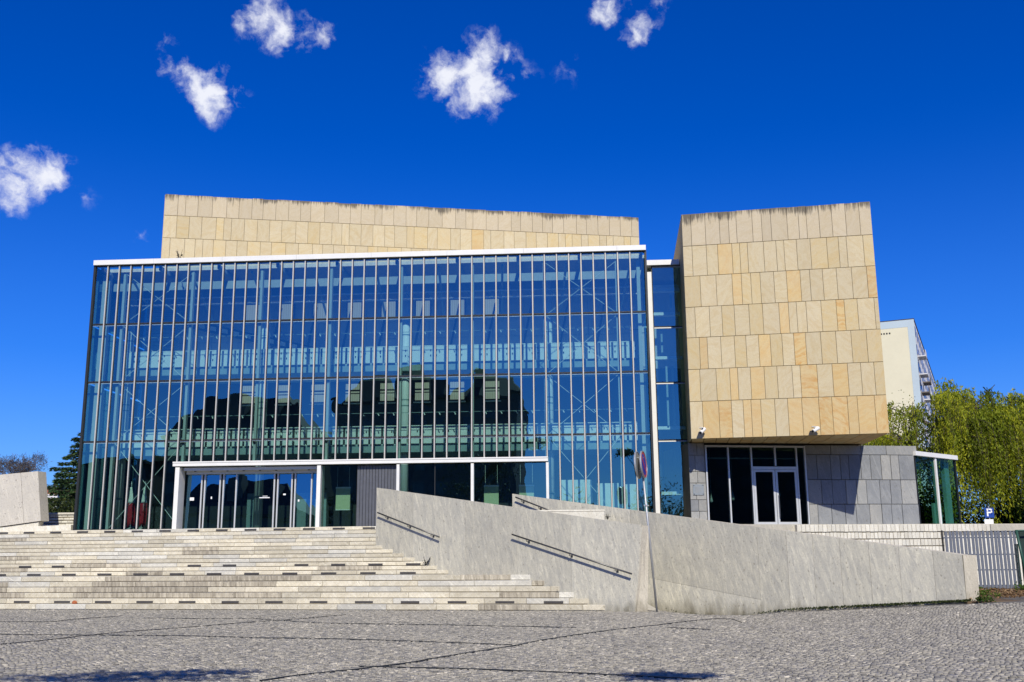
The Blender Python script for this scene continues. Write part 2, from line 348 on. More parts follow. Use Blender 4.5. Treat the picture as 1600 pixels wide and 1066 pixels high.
def leafmat(name, stops, trans=.35, rough=.6):
    m, T = new_mat(name); a = T.n('ShaderNodeAttribute', attribute_name='tone')
    c = T.ramp((a, 'Fac'), stops)
    b = T.n('ShaderNodeBsdfPrincipled', {'Roughness': rough, 'Specular IOR Level': .25, 'Base Color': (c, 0)})
    t = T.n('ShaderNodeBsdfTranslucent', {'Color': (c, 0)})
    mx = T.n('ShaderNodeMixShader', {0: trans, 1: b, 2: t}); T.n('ShaderNodeOutputMaterial', {'Surface': mx}); return m
M_WILLOW = leafmat('willow_leaves', [(0, (.06, .08, .005)), (.45, (.205, .262, .014)), (1, (.50, .50, .03))], .5)
M_WILLOWY = leafmat('willow_leaves_yellow', [(0, (.10, .09, .006)), (.5, (.38, .31, .016)), (1, (.58, .47, .03))], .45)
M_BUSHY = leafmat('spring_leaves', [(0, (.03, .045, .008)), (.6, (.11, .14, .02)), (1, (.26, .26, .07))], .35)
M_SPRUCE = leafmat('spruce_needles', [(0, (.010, .025, .012)), (.6, (.035, .075, .025)), (1, (.075, .13, .04))], .12)
M_HEDGE = leafmat('juniper_leaves', [(0, (.008, .016, .004)), (.6, (.03, .048, .010)), (1, (.075, .085, .02))], .15)
M_DARKLEAF = leafmat('street_tree_leaves', [(0, (.015, .025, .006)), (1, (.05, .07, .015))], .25)
M_LITTER = leafmat('fallen_leaves', [(0, (.07, .04, .018)), (.6, (.20, .115, .05)), (1, (.36, .24, .12))], .1)
M_IVY = leafmat('ivy_leaves', [(0, (.02, .045, .006)), (.6, (.07, .13, .012)), (1, (.16, .22, .03))], .25)
M_TWIG = leafmat('thin_twigs', [(0, (.055, .05, .05)), (1, (.12, .105, .10))], .05)

def ground_mat(name, c0, c1):
    m, T = new_mat(name); P, oi = worldpos(T, False)
    v = T.n('ShaderNodeTexVoronoi', {'Vector': P, 'Scale': 9.0}); n = T.noise(P, 3.0, 5, .6)
    return finish(m, T, T.ramp(n, [(.3, c0), (.7, c1)]), .9, bump=(v, 'Distance'), bstr=.5, bdist=.01)
M_GROUND = ground_mat('earth_between_cobbles', (.10, .09, .075), (.15, .138, .115))
M_SOIL = ground_mat('soil', (.10, .065, .035), (.17, .12, .07))
def cobble_mat():
    m, T = new_mat('granite_cobbles'); a = T.n('ShaderNodeAttribute', attribute_name='tone'); P, oi = worldpos(T, False)
    c = T.ramp((a, 'Fac'), [(0, (.13, .12, .095)), (.35, (.30, .277, .222)), (.75, (.43, .395, .315)), (1, (.64, .58, .46))])
    big = T.noise(P, .28, 4, .6); f = T.noise(P, 60.0, 3, .7)
    c = T.mix(T.math('MULTIPLY', T.ramp(big, [(.35, 0.0), (.7, 1.0)]), .35), (c, 0), (.20, .19, .175))
    c = T.mix(T.math('MULTIPLY', T.ramp(f, [(.3, 1.0), (.6, 0.0)]), .35), c, (.11, .105, .10))
    return finish(m, T, c, .7, bump=f, bstr=.4, bdist=.006)
M_COBBLE = cobble_mat()

# ------------------------------------------------------------------ frames measured from the photograph
F = Frame(-5.489, 40.0, -.0684917)          # glass front
S = Frame(0, 0, -.1910897)                  # stairs and tower direction
TW = Frame(11.313, 38.4, -.1910897)         # tower front
G = Frame(14.159, 41.55, R(8.5))            # grey stone wall under the tower
BX = Frame(-5.769, 46.0, .1709224)          # upper sandstone block
WA = Frame(2.8695, 31.573, R(-36)); WB = Frame(6.10, 32.80, R(-34)); KB = 1.0327
ZT = 2.76                                   # terrace level
def ground_z(x, y):
    sm = lambda t: (lambda q: q * q * (3 - 2 * q))(np.clip(t, 0, 1))
    z = .42 * sm((x - 7.0) / 7.5) * sm((y - 13) / 13.0)
    z = z - .28 * np.exp(-(((x - 6.3) / 1.35) ** 2 + ((y - 32.6) / 2.2) ** 2))
    back = sm((y - 44.0) / 3.0)
    return z * (1 - back) + 2.7 * back
gz = lambda x, y: float(ground_z(np.float64(x), np.float64(y)))

# ------------------------------------------------------------------ ground sheet and cobbles
def build_ground():
    xs = np.concatenate([[-1500, -600, -250, -120, -70], np.linspace(-45, 45, 91), [70, 120, 250, 600, 1500]])
    ys = np.concatenate([[-1200, -500, -200, -100, -50, -20], np.linspace(-8, 60, 69), [80, 120, 250, 600, 2000]])
    X, Y = np.meshgrid(xs, ys); Z = ground_z(X, Y) - .05
    nx, ny = len(xs), len(ys); idx = np.arange(nx * ny).reshape(ny, nx)
    faces = np.stack([idx[:-1, :-1], idx[:-1, 1:], idx[1:, 1:], idx[1:, :-1]], -1).reshape(-1, 4)
    me = bpy.data.meshes.new('cobbled_square'); me.from_pydata(np.stack([X, Y, Z], -1).reshape(-1, 3).tolist(), [], faces.tolist())
    me.materials.append(M_GROUND); me.polygons.foreach_set('use_smooth', [True] * len(me.polygons))
    g = link('cobbled_square', me, kind='structure', label='grey cobbled square in front of the stone steps')
    # the setts, laid in shallow fans; one joined mesh
    p = .088
    jj, ii = np.meshgrid(np.arange(int(24.5 / p)), np.arange(int(54 / p)), indexing='ij')
    x = (ii * p - 27 + (jj % 2) * p * .5).ravel(); y = (12.3 + jj * p).ravel()
    ph = (x / 1.7) % 1.0 - .5
    y = y + .42 * (.25 - ph * ph) * 2.0 + .05 * np.sin(x * 1.3) + RNG.normal(0, .008, x.size); x = x + RNG.normal(0, .012, x.size)
    k = (np.abs(x) < .56 * y + 4.5) & ((y * .982 + .19 * x) < 31.75 + np.where(x > 2.6, 9, 0)) & (y < 36.4) & ~((x > 4.2) & (y > 33.2 - (x - 3.6) * .674))
    x, y = x[k], y[k]; n = x.size; z = ground_z(x, y)
    hx = p * .5 * RNG.uniform(.80, .98, n); hy = p * .5 * RNG.uniform(.78, .98, n); ang = RNG.normal(0, .12, n)
    tx, ty = RNG.normal(0, .06, n), RNG.normal(0, .07, n); h = RNG.normal(0, .0042, n)
    cx = np.array([-1, 1, 1, -1.]); cy = np.array([-1, -1, 1, 1.])
    def ring(f, dz, tilt):
        lx, ly = hx[:, None] * cx * f, hy[:, None] * cy * f
        wx = lx * np.cos(ang)[:, None] - ly * np.sin(ang)[:, None]; wy = lx * np.sin(ang)[:, None] + ly * np.cos(ang)[:, None]
        return np.stack([x[:, None] + wx, y[:, None] + wy, (z + h + dz)[:, None] + tilt * (tx[:, None] * lx + ty[:, None] * ly)], -1)
    V = np.concatenate([ring(1.0, -.030, 0), ring(.84, .0, 1)], 1).reshape(-1, 3).astype(np.float32)
    q = np.array([[0, 1, 5, 4], [1, 2, 6, 5], [2, 3, 7, 6], [3, 0, 4, 7], [4, 5, 6, 7]])
    L = (np.arange(n)[:, None, None] * 8 + q[None]).reshape(-1).astype(np.int32); nf = n * 5
    me = bpy.data.meshes.new('cobbles'); me.vertices.add(n * 8); me.vertices.foreach_set('co', V.ravel())
    me.loops.add(nf * 4); me.loops.foreach_set('vertex_index', L)
    me.polygons.add(nf); me.polygons.foreach_set('loop_start', np.arange(0, nf * 4, 4, dtype=np.int32)); me.polygons.foreach_set('loop_total', np.full(nf, 4, np.int32))
    at = me.attributes.new('tone', 'FLOAT', 'POINT'); at.data.foreach_set('value', np.repeat(np.clip(RNG.normal(.5, .20, n), 0, 1), 8).astype(np.float32))
    me.materials.append(M_COBBLE); me.update(calc_edges=True)
    link('cobbles', me, g, kind='stuff')
    # long dark joints that cross the square
    LINES = [[(-3.43,14.36),(-3.01,15.01),(-2.30,15.72),(-1.64,16.59),(-0.91,18.04),(-0.04,19.48),(0.58,20.90),(1.36,22.18),(2.24,23.62),(3.25,24.81),(4.34,26.38),(5.25,27.34),(5.59,27.02),(5.55,25.72)],
     [(-0.04,19.76),(-1.40,20.48),(-2.59,21.06),(-3.98,21.68),(-5.36,21.99),(-6.90,22.68),(-8.69,23.05),(-11.43,23.52)],
     [(-10.11,20.85),(-9.70,21.59),(-9.34,22.93),(-8.85,24.24),(-7.91,25.43),(-7.10,27.03),(-5.94,28.53),(-4.88,30.56)],
     [(-13.84,28.40),(-12.38,28.22),(-12.10,29.63),(-11.47,30.82)], [(-10.43,29.72),(-8.73,29.19),(-7.09,28.97),(-4.92,26.76),(-1.60,25.62),(-0.05,24.97),(1.42,24.35)],
     [(-2.36,16.08),(-0.98,15.71),(-0.04,15.38),(0.86,14.98),(1.54,14.62),(2.50,14.11)], [(3.45,24.12),(4.33,23.39)]]
    for Ln in LINES:
        m = MB(); pts = [Vector((a, b, 0)) for a, b in Ln]; den = []
        for a, b in zip(pts[:-1], pts[1:]):
            k = max(2, int((b - a).length / .25)); den += [a.lerp(b, t / k) for t in range(k)]
        den.append(pts[-1]); lf, rg = [], []
        for i, q_ in enumerate(den):
            t = (den[min(i + 1, len(den) - 1)] - den[max(i - 1, 0)]).normalized(); nn = Vector((-t.y, t.x, 0)); w = random.uniform(.006, .024) * (1.25 if Ln is LINES[0] else .9)
            q_ = q_ + nn * random.uniform(-.02, .02); zz = gz(q_.x, q_.y) + .0135
            lf.append(q_ + nn * w + Vector((0, 0, zz))); rg.append(q_ - nn * w + Vector((0, 0, zz)))
        for i in range(len(den) - 1): m.hexa([rg[i] - Vector((0, 0, .05)), rg[i + 1] - Vector((0, 0, .05)), lf[i + 1] - Vector((0, 0, .05)), lf[i] - Vector((0, 0, .05)), rg[i], rg[i + 1], lf[i + 1], lf[i]])
        m.build('paving_joint', M_GASKET, g)
build_ground()

# ------------------------------------------------------------------ staircase
def isect(Fa, da, Fb, db):
    """a-coordinate on Fa (offset da) where it meets plane Fb (offset db)"""
    o = Fa.o + Fa.n * da; return ((Fb.o + Fb.n * db - o).dot(Fb.n)) / Fa.u.dot(Fb.n)
N0 = 31.62
NOSE = [N0 + .232 * i for i in range(6)] + [N0 + .232 * 5 + 1.42 + .215 * (i) for i in range(12)]
RIS = [.175] * 6 + [.1425] * 12
ZTOP = np.cumsum(RIS).tolist()
stair = thing('staircase', 'wide flight of pale stone steps leading up to the glass building', 'staircase')
core = MB(); A_LEFT = -33.0
def a_right(nz, off):
    a = isect(S, nz, WA, off)
    return max(a, (-4.3 - (S.o + S.n * nz).x) / S.u.x) if nz > 35.35 else a
for i, (nz, zt) in enumerate(zip(NOSE, ZTOP)):
    a1 = a_right(nz, .12); z0 = ZTOP[i - 1] if i else -.4
    nxt = NOSE[i + 1] if i < 17 else nz + .4
    core.hexa([S.p(A_LEFT, nz + .03, -.4), S.p(a1, nz + .03, -.4), S.p(a_right(nxt + .1, .12), nxt + .1, -.4), S.p(A_LEFT, nxt + .1, -.4),
               S.p(A_LEFT, nz + .03, zt - .012), S.p(a1, nz + .03, zt - .012), S.p(a_right(nxt + .1, .12), nxt + .1, zt - .012), S.p(A_LEFT, nxt + .1, zt - .012)])
core.build('step_core', M_JOINT, stair)
n_slab = 0
for i, (nz, zt) in enumerate(zip(NOSE, ZTOP)):
    a1 = a_right(nz, .10); rise = RIS[i]; a = -28.6 - random.random() * 1.3
    L0 = 1.62 if i < 6 else 1.42
    depth = .44 if i != 5 else 1.5
    lights = {1: (1.52, .60), 6: (1.42, .56), 8: (1.36, .52), 17: (1.17, .48)}.get(i)
    while a < a1:
        Ls = L0 * random.choice((1, 1, 1, .82, 1.15)); b = min(a + Ls, a1)
        if a1 - b < .35: b = a1
        dn, dz = random.uniform(-.005, .005), random.uniform(-.004, .003); g = .007
        z1 = zt + dz; zb = zt - rise + .022; m = MB(); c = .010
        # profile with a rounded nosing and a shadow groove under the block
        prof = [(nz + dn + .028, zb - .03), (nz + dn + .028, zb), (nz + dn, zb + .004), (nz + dn, z1 - c), (nz + dn + c, z1), (nz + dn + depth, z1), (nz + dn + depth, zb - .03)]
        bR = lambda d: (b - g) if b < a1 else a_right(d, .10)
        m.prism([S.p(a + g, d, z) for d, z in prof][::-1], [S.p(bR(d), d, z) for d, z in prof][::-1])
        mid = S.p((a + b) / 2, nz, 0)
        stained = (i in (2, 3, 4, 5) and ((-14.5 < mid.x < -8.0 and random.random() < .6) or (mid.x < -17 and random.random() < .5))) or random.random() < .07
        mt = M_STEPD if stained else (M_STEPG if random.random() < (.35 if i > 9 else .18) else M_STEP)
        m.build('stone_slab', mt, stair); n_slab += 1
        a = b
    if lights:
        pitch, w = lights; a = -28.4 + (i * .37) % pitch
        while a + w < a1 - .2:
            if not (i == 8 and -16.2 < S.p(a, nz, 0).x < -8.9 and random.random() < .8):
                m = MB(); zc = zt - rise * .62 if i != 17 else zt - rise * .5; h = .034
                m.slab(S, a, a + w, nz - .012, nz + .02, zc - h, zc + h, .006)
                m.build('step_light', M_LAMP, stair)
            a += pitch
# rear edge strip on top of the stairs, flush with the terrace
# ------------------------------------------------------------------ terrace (raised paving under the building)
def terrace():
    m = MB(); e = NOSE[17] + .12
    pts = [S.p(-33.5, e, 0), S.p(isect(S, e, WA, .3), e, 0), Vector((1.0, 37.2, 0)), Vector((8.6, 39.2, 0)), G.p(-3.6, -1.02, 0), G.p(12, -1.02, 0), Vector((26, 56, 0)), Vector((-42, 56, 0))]
    m.prism([p + Vector((0, 0, -.5)) for p in pts], [p + Vector((0, 0, ZT - .004)) for p in pts])
    m.build('terrace', M_TERR, kind='structure', label='raised pale stone terrace under the building')
    r = MB()   # ramp down between the two walls
    r.hexa([Vector((-1.2, 36.6, -.4)), Vector((4.0, 31.4, -.4)), Vector((4.5, 32.6, -.4)), Vector((.4, 37.3, -.4)), Vector((-1.2, 36.6, 2.4)), Vector((3.6, 31.9, -.05)), Vector((4.5, 32.6, -.05)), Vector((.4, 37.3, 2.4))])
    r.build('ramp', M_TERR, kind='structure', label='paved ramp between the two sloping stone walls')
terrace()

# ------------------------------------------------------------------ stone walls by the stairs
def wall_panels(Fr, th, ztop, a_list, zb, mat, parent, splits=None, name='stone_panel', g=.0035):
    """panels of a wall whose top edge follows ztop(a); front face at d=0"""
    for a0, a1 in zip(a_list[:-1], a_list[1:]):
        lo0, lo1 = (zb, zb) if not callable(zb) else (zb(a0), zb(a1)); d = random.uniform(0, .004)
        pieces = [((lo0, lo1), (ztop(a0), ztop(a1)))]
        if splits:
            for f0, f1, fn in splits:
                if a0 >= f0 - 1e-6 and a1 <= f1 + 1e-6: pieces = [((lo0, lo1), (fn(a0) - g, fn(a1) - g)), ((fn(a0) + g, fn(a1) + g), (ztop(a0), ztop(a1)))]
        for (b0, b1), (t0, t1) in pieces:
            m = MB(); c = .004; d += .0025
            m.hexa([Fr.p(a0 + g, d, b0), Fr.p(a1 - g, d, b1), Fr.p(a1 - g, .06, b1), Fr.p(a0 + g, .06, b0), Fr.p(a0 + g, d, t0), Fr.p(a1 - g, d, t1), Fr.p(a1 - g, .06, t1), Fr.p(a0 + g, .06, t0)])
            m.build(name, mat, parent)
def rail(Fr, a0, z0, a1, z1, off, parent, nb=3):
    P0, P1 = Fr.p(a0, -off, z0), Fr.p(a1, -off, z1); m = MB(); nrm = Vector((0, 0, 1))
    m.tube([P0, P1], .026, 10); h = m.build('handrail', M_STEEL, parent, smooth=True)
    for k in range(nb):
        t = (k + .35) / (nb - .3); q = P0.lerp(P1, t); b = MB()
        b.tube([q - Vector((0, 0, .02)), q - Vector((0, 0, .07)), q + Fr.n * (off + .01) - Vector((0, 0, .09))], .011, 6)
        b.box(Fr, (q - Fr.o).dot(Fr.u) - .035, (q - Fr.o).dot(Fr.u) + .035, -.012, .01, q.z - .125, q.z - .055)
        b.build('bracket', M_STEEL, h)
wa = thing('stair_wall', 'sloping pale stone wall with two dark handrails beside the steps', 'wall')
ztA = lambda a: 4.10 + (2.50 - 4.10) * (a + 9.66) / 10.82
m = MB(); th = .40
m.prism([WA.p(-9.62, .05, -.5), WA.p(.80, .05, -.5), WA.p(1.02, .30, -.5), WA.p(-9.62, th, -.5)][::1], [WA.p(-9.62, .05, ztA(-9.62) - .012), WA.p(1.12, .05, ztA(1.12) - .012), WA.p(1.12, th, ztA(1.12) - .012), WA.p(-9.62, th, ztA(-9.62) - .012)])
m.build('wall_core', M_WALL2, wa)
la = [-9.66, -7.9, -5.55, -3.42, -1.35]
wall_panels(WA, th, ztA, la, -.5, M_WALL, wa)
m = MB()   # last panel, battered towards the end
m.hexa([WA.p(-1.344, .002, -.5), WA.p(.76, .002, -.5), WA.p(.78, .06, -.5), WA.p(-1.344, .06, -.5), WA.p(-1.344, .002, ztA(-1.344)), WA.p(1.14, .002, ztA(1.14)), WA.p(1.16, .06, ztA(1.16)), WA.p(-1.344, .06, ztA(-1.344))])
m.build('stone_panel', M_WALL, wa)
m = MB()
m.hexa([WA.p(.775, .062, -.5), WA.p(1.05, .36, -.5), WA.p(1.0, .40, -.5), WA.p(.74, .1, -.5), WA.p(1.15, .062, ztA(1.15)), WA.p(1.22, .36, ztA(1.2)), WA.p(1.16, .40, ztA(1.2)), WA.p(1.12, .1, ztA(1.15))])
m.build('end_panel', M_WALL2, wa)
rail(WA, -9.45, 3.20, -6.56, 2.29, .15, wa); rail(WA, -3.50, 2.32, .87, 1.09, .15, wa)
wb = thing('ramp_wall', 'long sloping pale stone wall descending to the right behind the no-parking sign', 'wall')
ztB = lambda a: 1.6 + KB * (2.155 + (-.035 - 2.155) * (a / KB + 7.17) / 14.44)
m = MB(); thb = .42
m.prism([WB.p(-7.363, .05, -.6), WB.p(7.435, .05, -.6), WB.p(7.704, .36, -.6), WB.p(-7.363, thb, -.6)], [WB.p(-7.363, .05, ztB(-7.363) - .012), WB.p(7.456, .05, ztB(7.456) - .012), WB.p(7.745, .36, ztB(7.539) - .012), WB.p(-7.363, thb, ztB(-7.363) - .012)])
m.build('wall_core', M_WALL2, wb)
lb = [KB * q for q in (-7.17, -5.0, -2.6, 1.60, 2.48, 3.25, 4.02, 4.82, 5.62, 6.50, 7.24)]
wall_panels(WB, thb, ztB, lb, -.6, M_WALL, wb, splits=[(-2.6 * KB, 1.60 * KB, lambda a: .888 - (a + 1.93) * .168)])
m = MB()
m.hexa([WB.p(7.472, .02, -.6), WB.p(7.735, .34, -.6), WB.p(7.673, .40, -.6), WB.p(7.435, .1, -.6), WB.p(7.497, .02, ztB(7.497)), WB.p(7.776, .34, ztB(7.539)), WB.p(7.714, .40, ztB(7.539)), WB.p(7.456, .1, ztB(7.497))])
m.build('end_panel', M_WALL2, wb)
rail(WB, -7.16, 3.69, -5.22, 2.99, .15, wb, 3)
lw = thing('low_parapet', 'low bright white stone parapet end between the two sloping walls', 'wall')
C3 = Frame(1.0, 33.8, R(-2))
m = MB(); m.slab(C3, -.9, 1.97, 0, .5, 1.2, 3.05, .01); m.build('parapet_block', M_BRICK, lw)
m = MB(); m.box(C3, -.9, 1.985, -.015, .515, 3.053, 3.10); m.build('coping', M_BRICK, lw)

lwall = thing('corner_wall', 'pale spotted stone wall at the left edge with a sloping underside', 'wall')
LW = Frame(-19.35, 42.0, R(-4))
ztL = lambda a: 5.21 + a * .078; zbL = lambda a: 3.19 + (a - .15) * .125
m = MB()
m.hexa([LW.p(-7, .05, zbL(-7)), LW.p(.10, .05, zbL(.10)), LW.p(.2, .5, zbL(.1)), LW.p(-7, .5, zbL(-7)), LW.p(-7, .05, ztL(-7) - .01), LW.p(-.2, .05, ztL(-.2) - .01), LW.p(-.1, .5, ztL(-.2) - .01), LW.p(-7, .5, ztL(-7) - .01)])
m.build('wall_core', M_WALLL, lwall)
for a0, a1 in ((-6.2, -4.6), (-4.6, -2.9), (-2.9, -.86)):
    m = MB(); g = .006
    sk = .33 if a1 == -.86 else 0
    m.hexa([LW.p(a0 + g, 0, zbL(a0)), LW.p(a1 + sk - g, 0, zbL(a1 + sk)), LW.p(a1 + sk - g, .06, zbL(a1 + sk)), LW.p(a0 + g, .06, zbL(a0)), LW.p(a0 + g, 0, ztL(a0)), LW.p(a1 - g, 0, ztL(a1)), LW.p(a1 - g, .06, ztL(a1)), LW.p(a0 + g, .06, ztL(a0))])
    m.build('stone_panel', M_WALLL, lwall)
m = MB(); m.hexa([LW.p(-.53 + .006, .003, zbL(-.53)), LW.p(.17, .003, zbL(.17)), LW.p(.25, .5, zbL(.17)), LW.p(-.53, .06, zbL(-.53)), LW.p(-.86 + .006, .003, ztL(-.86)), LW.p(-.13, .003, ztL(-.13)), LW.p(-.05, .5, ztL(-.13)), LW.p(-.86, .06, ztL(-.86))])
m.build('stone_panel', M_WALLL, lwall)
m = MB()   # sloping kerb it rests on
m.prism([LW.p(-7, .02, ZT - .2), LW.p(1.45, .02, ZT - .2), LW.p(1.45, .6, ZT - .2), LW.p(-7, .6, ZT - .2)], [LW.p(-7, .02, ZT + .02), LW.p(1.45, .02, 3.02), LW.p(1.45, .6, 3.02), LW.p(-7, .6, ZT + .02)])
m.build('kerb', M_BRICK, lwall)
m = MB(); m.hexa([LW.p(-7, .07, 2.3), LW.p(.05, .07, 2.7), LW.p(.05, .45, 2.7), LW.p(-7, .45, 2.3), LW.p(-7, .07, zbL(-7) - .03), LW.p(.05, .07, zbL(.05) - .03), LW.p(.05, .45, zbL(.05) - .03), LW.p(-7, .45, zbL(-7) - .03)])
m.build('footing', M_BRICK, lwall)
def block_wall(name, label, Fr, a0, a1, z_top, rows, rh, bw, parent=None, bond=True, d=0.0, cap=None):
    t = thing(name, label, 'wall'); m = MB()
    m.box(Fr, a0, a1, d + .04, d + .35, z_top - rows * rh - .3, z_top - .01); m.build('wall_core', M_JOINT, t)
    for r_ in range(rows):
        a = a0 - (bw * .5 if (bond and r_ % 2) else 0); zt = z_top - r_ * rh
        while a < a1 - .02:
            b = min(a + bw * random.uniform(.9, 1.12), a1); s0 = max(a, a0); dd = d + random.uniform(-.012, .008)
            q = MB(); q.slab(Fr, s0 + .006, b - .004, dd, d + .06, zt - rh + .030, zt - random.uniform(.002, .008), .012); q.build('block', M_BRICK, t)
            a = b
    return t
LB = Frame(-20.4, 44.5, R(-4))
block_wall('block_wall', 'low white block wall beside the left corner of the glass front', LB, -.4, 1.75, 3.53, 6, .125, .27)
m = MB(); m.slab(LB, -.4, 1.75, -.05, .4, 3.535, 3.62, .01); m.build('coping', M_BRICK, bpy.data.objects['block_wall'])
rw = block_wall('retaining_wall', 'white block retaining wall below the grey stone wall and glass pavilion', G, -3.5, 2.55, 2.44, 5, .275, .152, bond=False, d=-1.2)
for k in range(46):
    a = -3.5 + k * .175; q = MB(); q.slab(G, a + .004, a + .171, -1.24, -.9, 2.46 + random.uniform(-.006, .006), ZT - .03 + random.uniform(-.004, .004), .012); q.build('coping_block', M_BRICK, rw)
m = MB(); m.box(G, 2.56, 12, -1.19, -.9, .2, 2.44); m.build('plain_wall', M_BRICK, rw); m = MB(); m.box(G, -3.5, 12, -1.19, -.9, 2.30, 2.455); m.build('wall_core', M_JOINT, rw)
m = MB(); m.slab(G, 4.56, 12, -1.25, -.9, 2.465, ZT - .03, .01); m.build('coping_slab', M_TERR, rw)

# ------------------------------------------------------------------ the building
bld = thing('civic_building', 'modern building with blue glass front, sandstone block above and sandstone tower at its right', 'building')
PA0, PA1 = -11.80, 10.87                      # glass front from end to end
MA = [-11.254 + .48886 * k for k in range(45)]
ZB, Z1, Z2, Z3, ZC = 2.79, 6.24, 8.66, 11.06, 13.57
POR = (MA[7] - .05, MA[37], 5.39)             # entrance portal: from, to, top
# cornice
m = MB(); edges = [PA0 - .05, -9.3, -6.4, -3.3, -.2, 2.9, 6.0, 9.75, PA1 + .03]
for a0, a1 in zip(edges[:-1], edges[1:]): m.box(F, a0 + .003, a1 - .003, -.14, .35, ZC, ZC + .205)
m.build('cornice', M_WHITE, bld)
m = MB(); m.box(F, PA0 - .02, 10.9, 1.10, 16.0, ZC + .02, ZC + .16); m.box(F, 10.9, 12.6, 2.62, 16.0, ZC + .02, ZC + .16); m.build('roof', M_TERR, bld, kind='stuff')
m = MB(); m.box(F, PA0, PA1, .36, 1.09, ZC + .10, ZC + .12); m.build('roof_glass', M_GEDGE, bld)
for k in range(10):
    m = MB(); m.box(F, -11.75 + k * 2.49, -11.63 + k * 2.49, .36, 4.54, ZC - .15, ZC + .01); m.build('roof_beam', M_TEAL, bld)
# perimeter frame = the curtain wall itself
m = MB(); m.box(F, PA0 - .06, PA0 + .03, -.06, .10, ZT - .02, ZC); m.box(F, PA1 - .03, PA1 + .05, -.06, .12, ZT - .02, ZC)
m.box(F, PA0 + .03, POR[0] - .02, -.04, .1, ZT - .02, ZB); m.box(F, POR[1] + .02, PA1 - .03, -.04, .1, ZT - .02, ZB)
m.box(F, PA0 + .03, PA1 - .03, -.02, .1, ZC - .05, ZC - .002)
curtain = m.build('curtain_wall', M_GASKET, bld)
for i, a in enumerate(MA):
    lo = POR[2] if POR[0] - .01 < a < POR[1] - .1 and i > 7 else ZB
    m = MB(); w = .021
    m.box(F, a - w, a + w, -.065, -.012, lo, ZC - .003); m.cur = 1; m.box(F, a - .036, a + .036, -.011, .075, lo, ZC - .06)
    m.build('mullion', [M_MULL, M_GASKET], curtain)
bays = [PA0 + .03] + MA + [PA1 - .03]
# transoms run between mullions
for z in (Z1, Z2, Z3):
    m = MB()
    for a0, a1 in zip(bays[:-1], bays[1:]):
        m.cur = 0; m.box(F, a0 + .04, a1 - .04, -.03, .03, z - .008, z + .035); m.cur = 1; m.box(F, a0 + .04, a1 - .04, .02, .09, z - .06, z - .010)
    m.build('transom', [M_GASKET, M_WHITE], curtain)
PANES = {}
def pane_mesh(w, h, mat):
    key = (round(w, 3), round(h, 3), mat.name)
    if key not in PANES:
        m = MB(); m.box(ID, -w / 2, w / 2, 0, .012, -h / 2, h / 2); me = bpy.data.meshes.new('glass_pane'); me.from_pydata(m.v, [], m.f)
        me.materials.append(mat); me.materials.append(M_GEDGE)
        me.polygons.foreach_set('material_index', [1, 1, 0, 1, 1, 1]); PANES[key] = me
    return PANES[key]
def pane(Fr, a0, a1, d, z0, z1, parent, mat=None, tilt=.10, lean=0.0, yaw=0.0):
    o = link('glass_pane', pane_mesh(a1 - a0, z1 - z0, mat or M_GLASS), parent, loc=Fr.p((a0 + a1) / 2, d, (z0 + z1) / 2))
    o.rotation_euler = (R(random.gauss(0, tilt) + lean), 0, Fr.yaw + R(random.gauss(0, tilt) + yaw)); return o
for i, (a0, a1) in enumerate(zip(bays[:-1], bays[1:])):
    por = POR[0] - .01 < (a0 + a1) / 2 < POR[1]
    for k, (z0, z1) in enumerate(((POR[2] if por else ZB, Z1 - .05), (Z1 + .02, Z2 - .05), (Z2 + .02, Z3 - .05), (Z3 + .02, ZC - .05))):
        pane(F, a0 + .034, a1 - .034, .0, z0, z1, curtain, tilt=.07)
# portal beam and posts
m = MB(); m.box(F, POR[0] - .06, POR[1] + .03, -.17, .12, 5.21, 5.385); m.box(F, POR[0] - .06, POR[1] + .03, -.19, -.172, 5.335, 5.387)
portal = m.build('entrance_portal', M_WHITE, bld)
for a, w, d1 in ((-7.76, .085, .5), (-2.09, .075, .5), (1.03, .055, .12), (3.93, .055, .12), (POR[1], .05, .1)):
    m = MB(); m.box(F, a - w, a + w, -.12, d1, ZT, 5.168); m.build('post', M_WHITE, portal)
m = MB(); m.box(F, -7.59, -2.19, .10, .62, 5.05, 5.166); m.box(F, -7.59, -2.19, .40, .62, 4.93, 5.048); m.build('door_header', M_FRAME, portal)
for a in np.linspace(-7.2, -2.6, 8):
    m = MB(); m.tube([F.p(a, .3, 5.047), F.p(a, .3, 5.025)], .045, 8); m.build('spot_lamp', M_BLACK, portal)
for a in (-6.97, -6.84, -6.22, -6.08, -5.56, -4.02, -3.88, -3.31, -3.18, -2.52):
    m = MB(); m.box(F, a - .028, a + .028, .46, .54, ZT, 4.928); m.build('door_frame', M_FRAME, portal)
m = MB(); m.box(F, -7.59, -2.19, .46, .56, ZT, ZT + .05); m.build('door_sill', M_FRAME, portal)
dv = [-7.6, -6.97, -6.84, -6.22, -6.08, -5.56, -4.02, -3.88, -3.31, -3.18, -2.52, -2.18]
for a0, a1 in zip(dv[:-1], dv[1:]):
    if a1 - a0 > .2: pane(F, a0 + .03, a1 - .03, .5, ZT + .05, 4.925, portal, M_GLASSD, tilt=.1, lean=-3.2, yaw=.2)
m = MB(); m.cur = 0
for a, z, w, h in ((-7.02 - .32, 3.96, .17, .12), (-6.55, 4.0, .05, .09), (-4.4, 3.98, .42, .035), (-4.38, 4.04, .2, .02), (-3.6, 4.1, .1, .06), (-3.02, 3.85, .06, .08)):
    m.box(F, a - w / 2, a + w / 2, .478, .486, z - h / 2, z + h / 2)
m.build('door_sticker', M_SWHITE, portal)
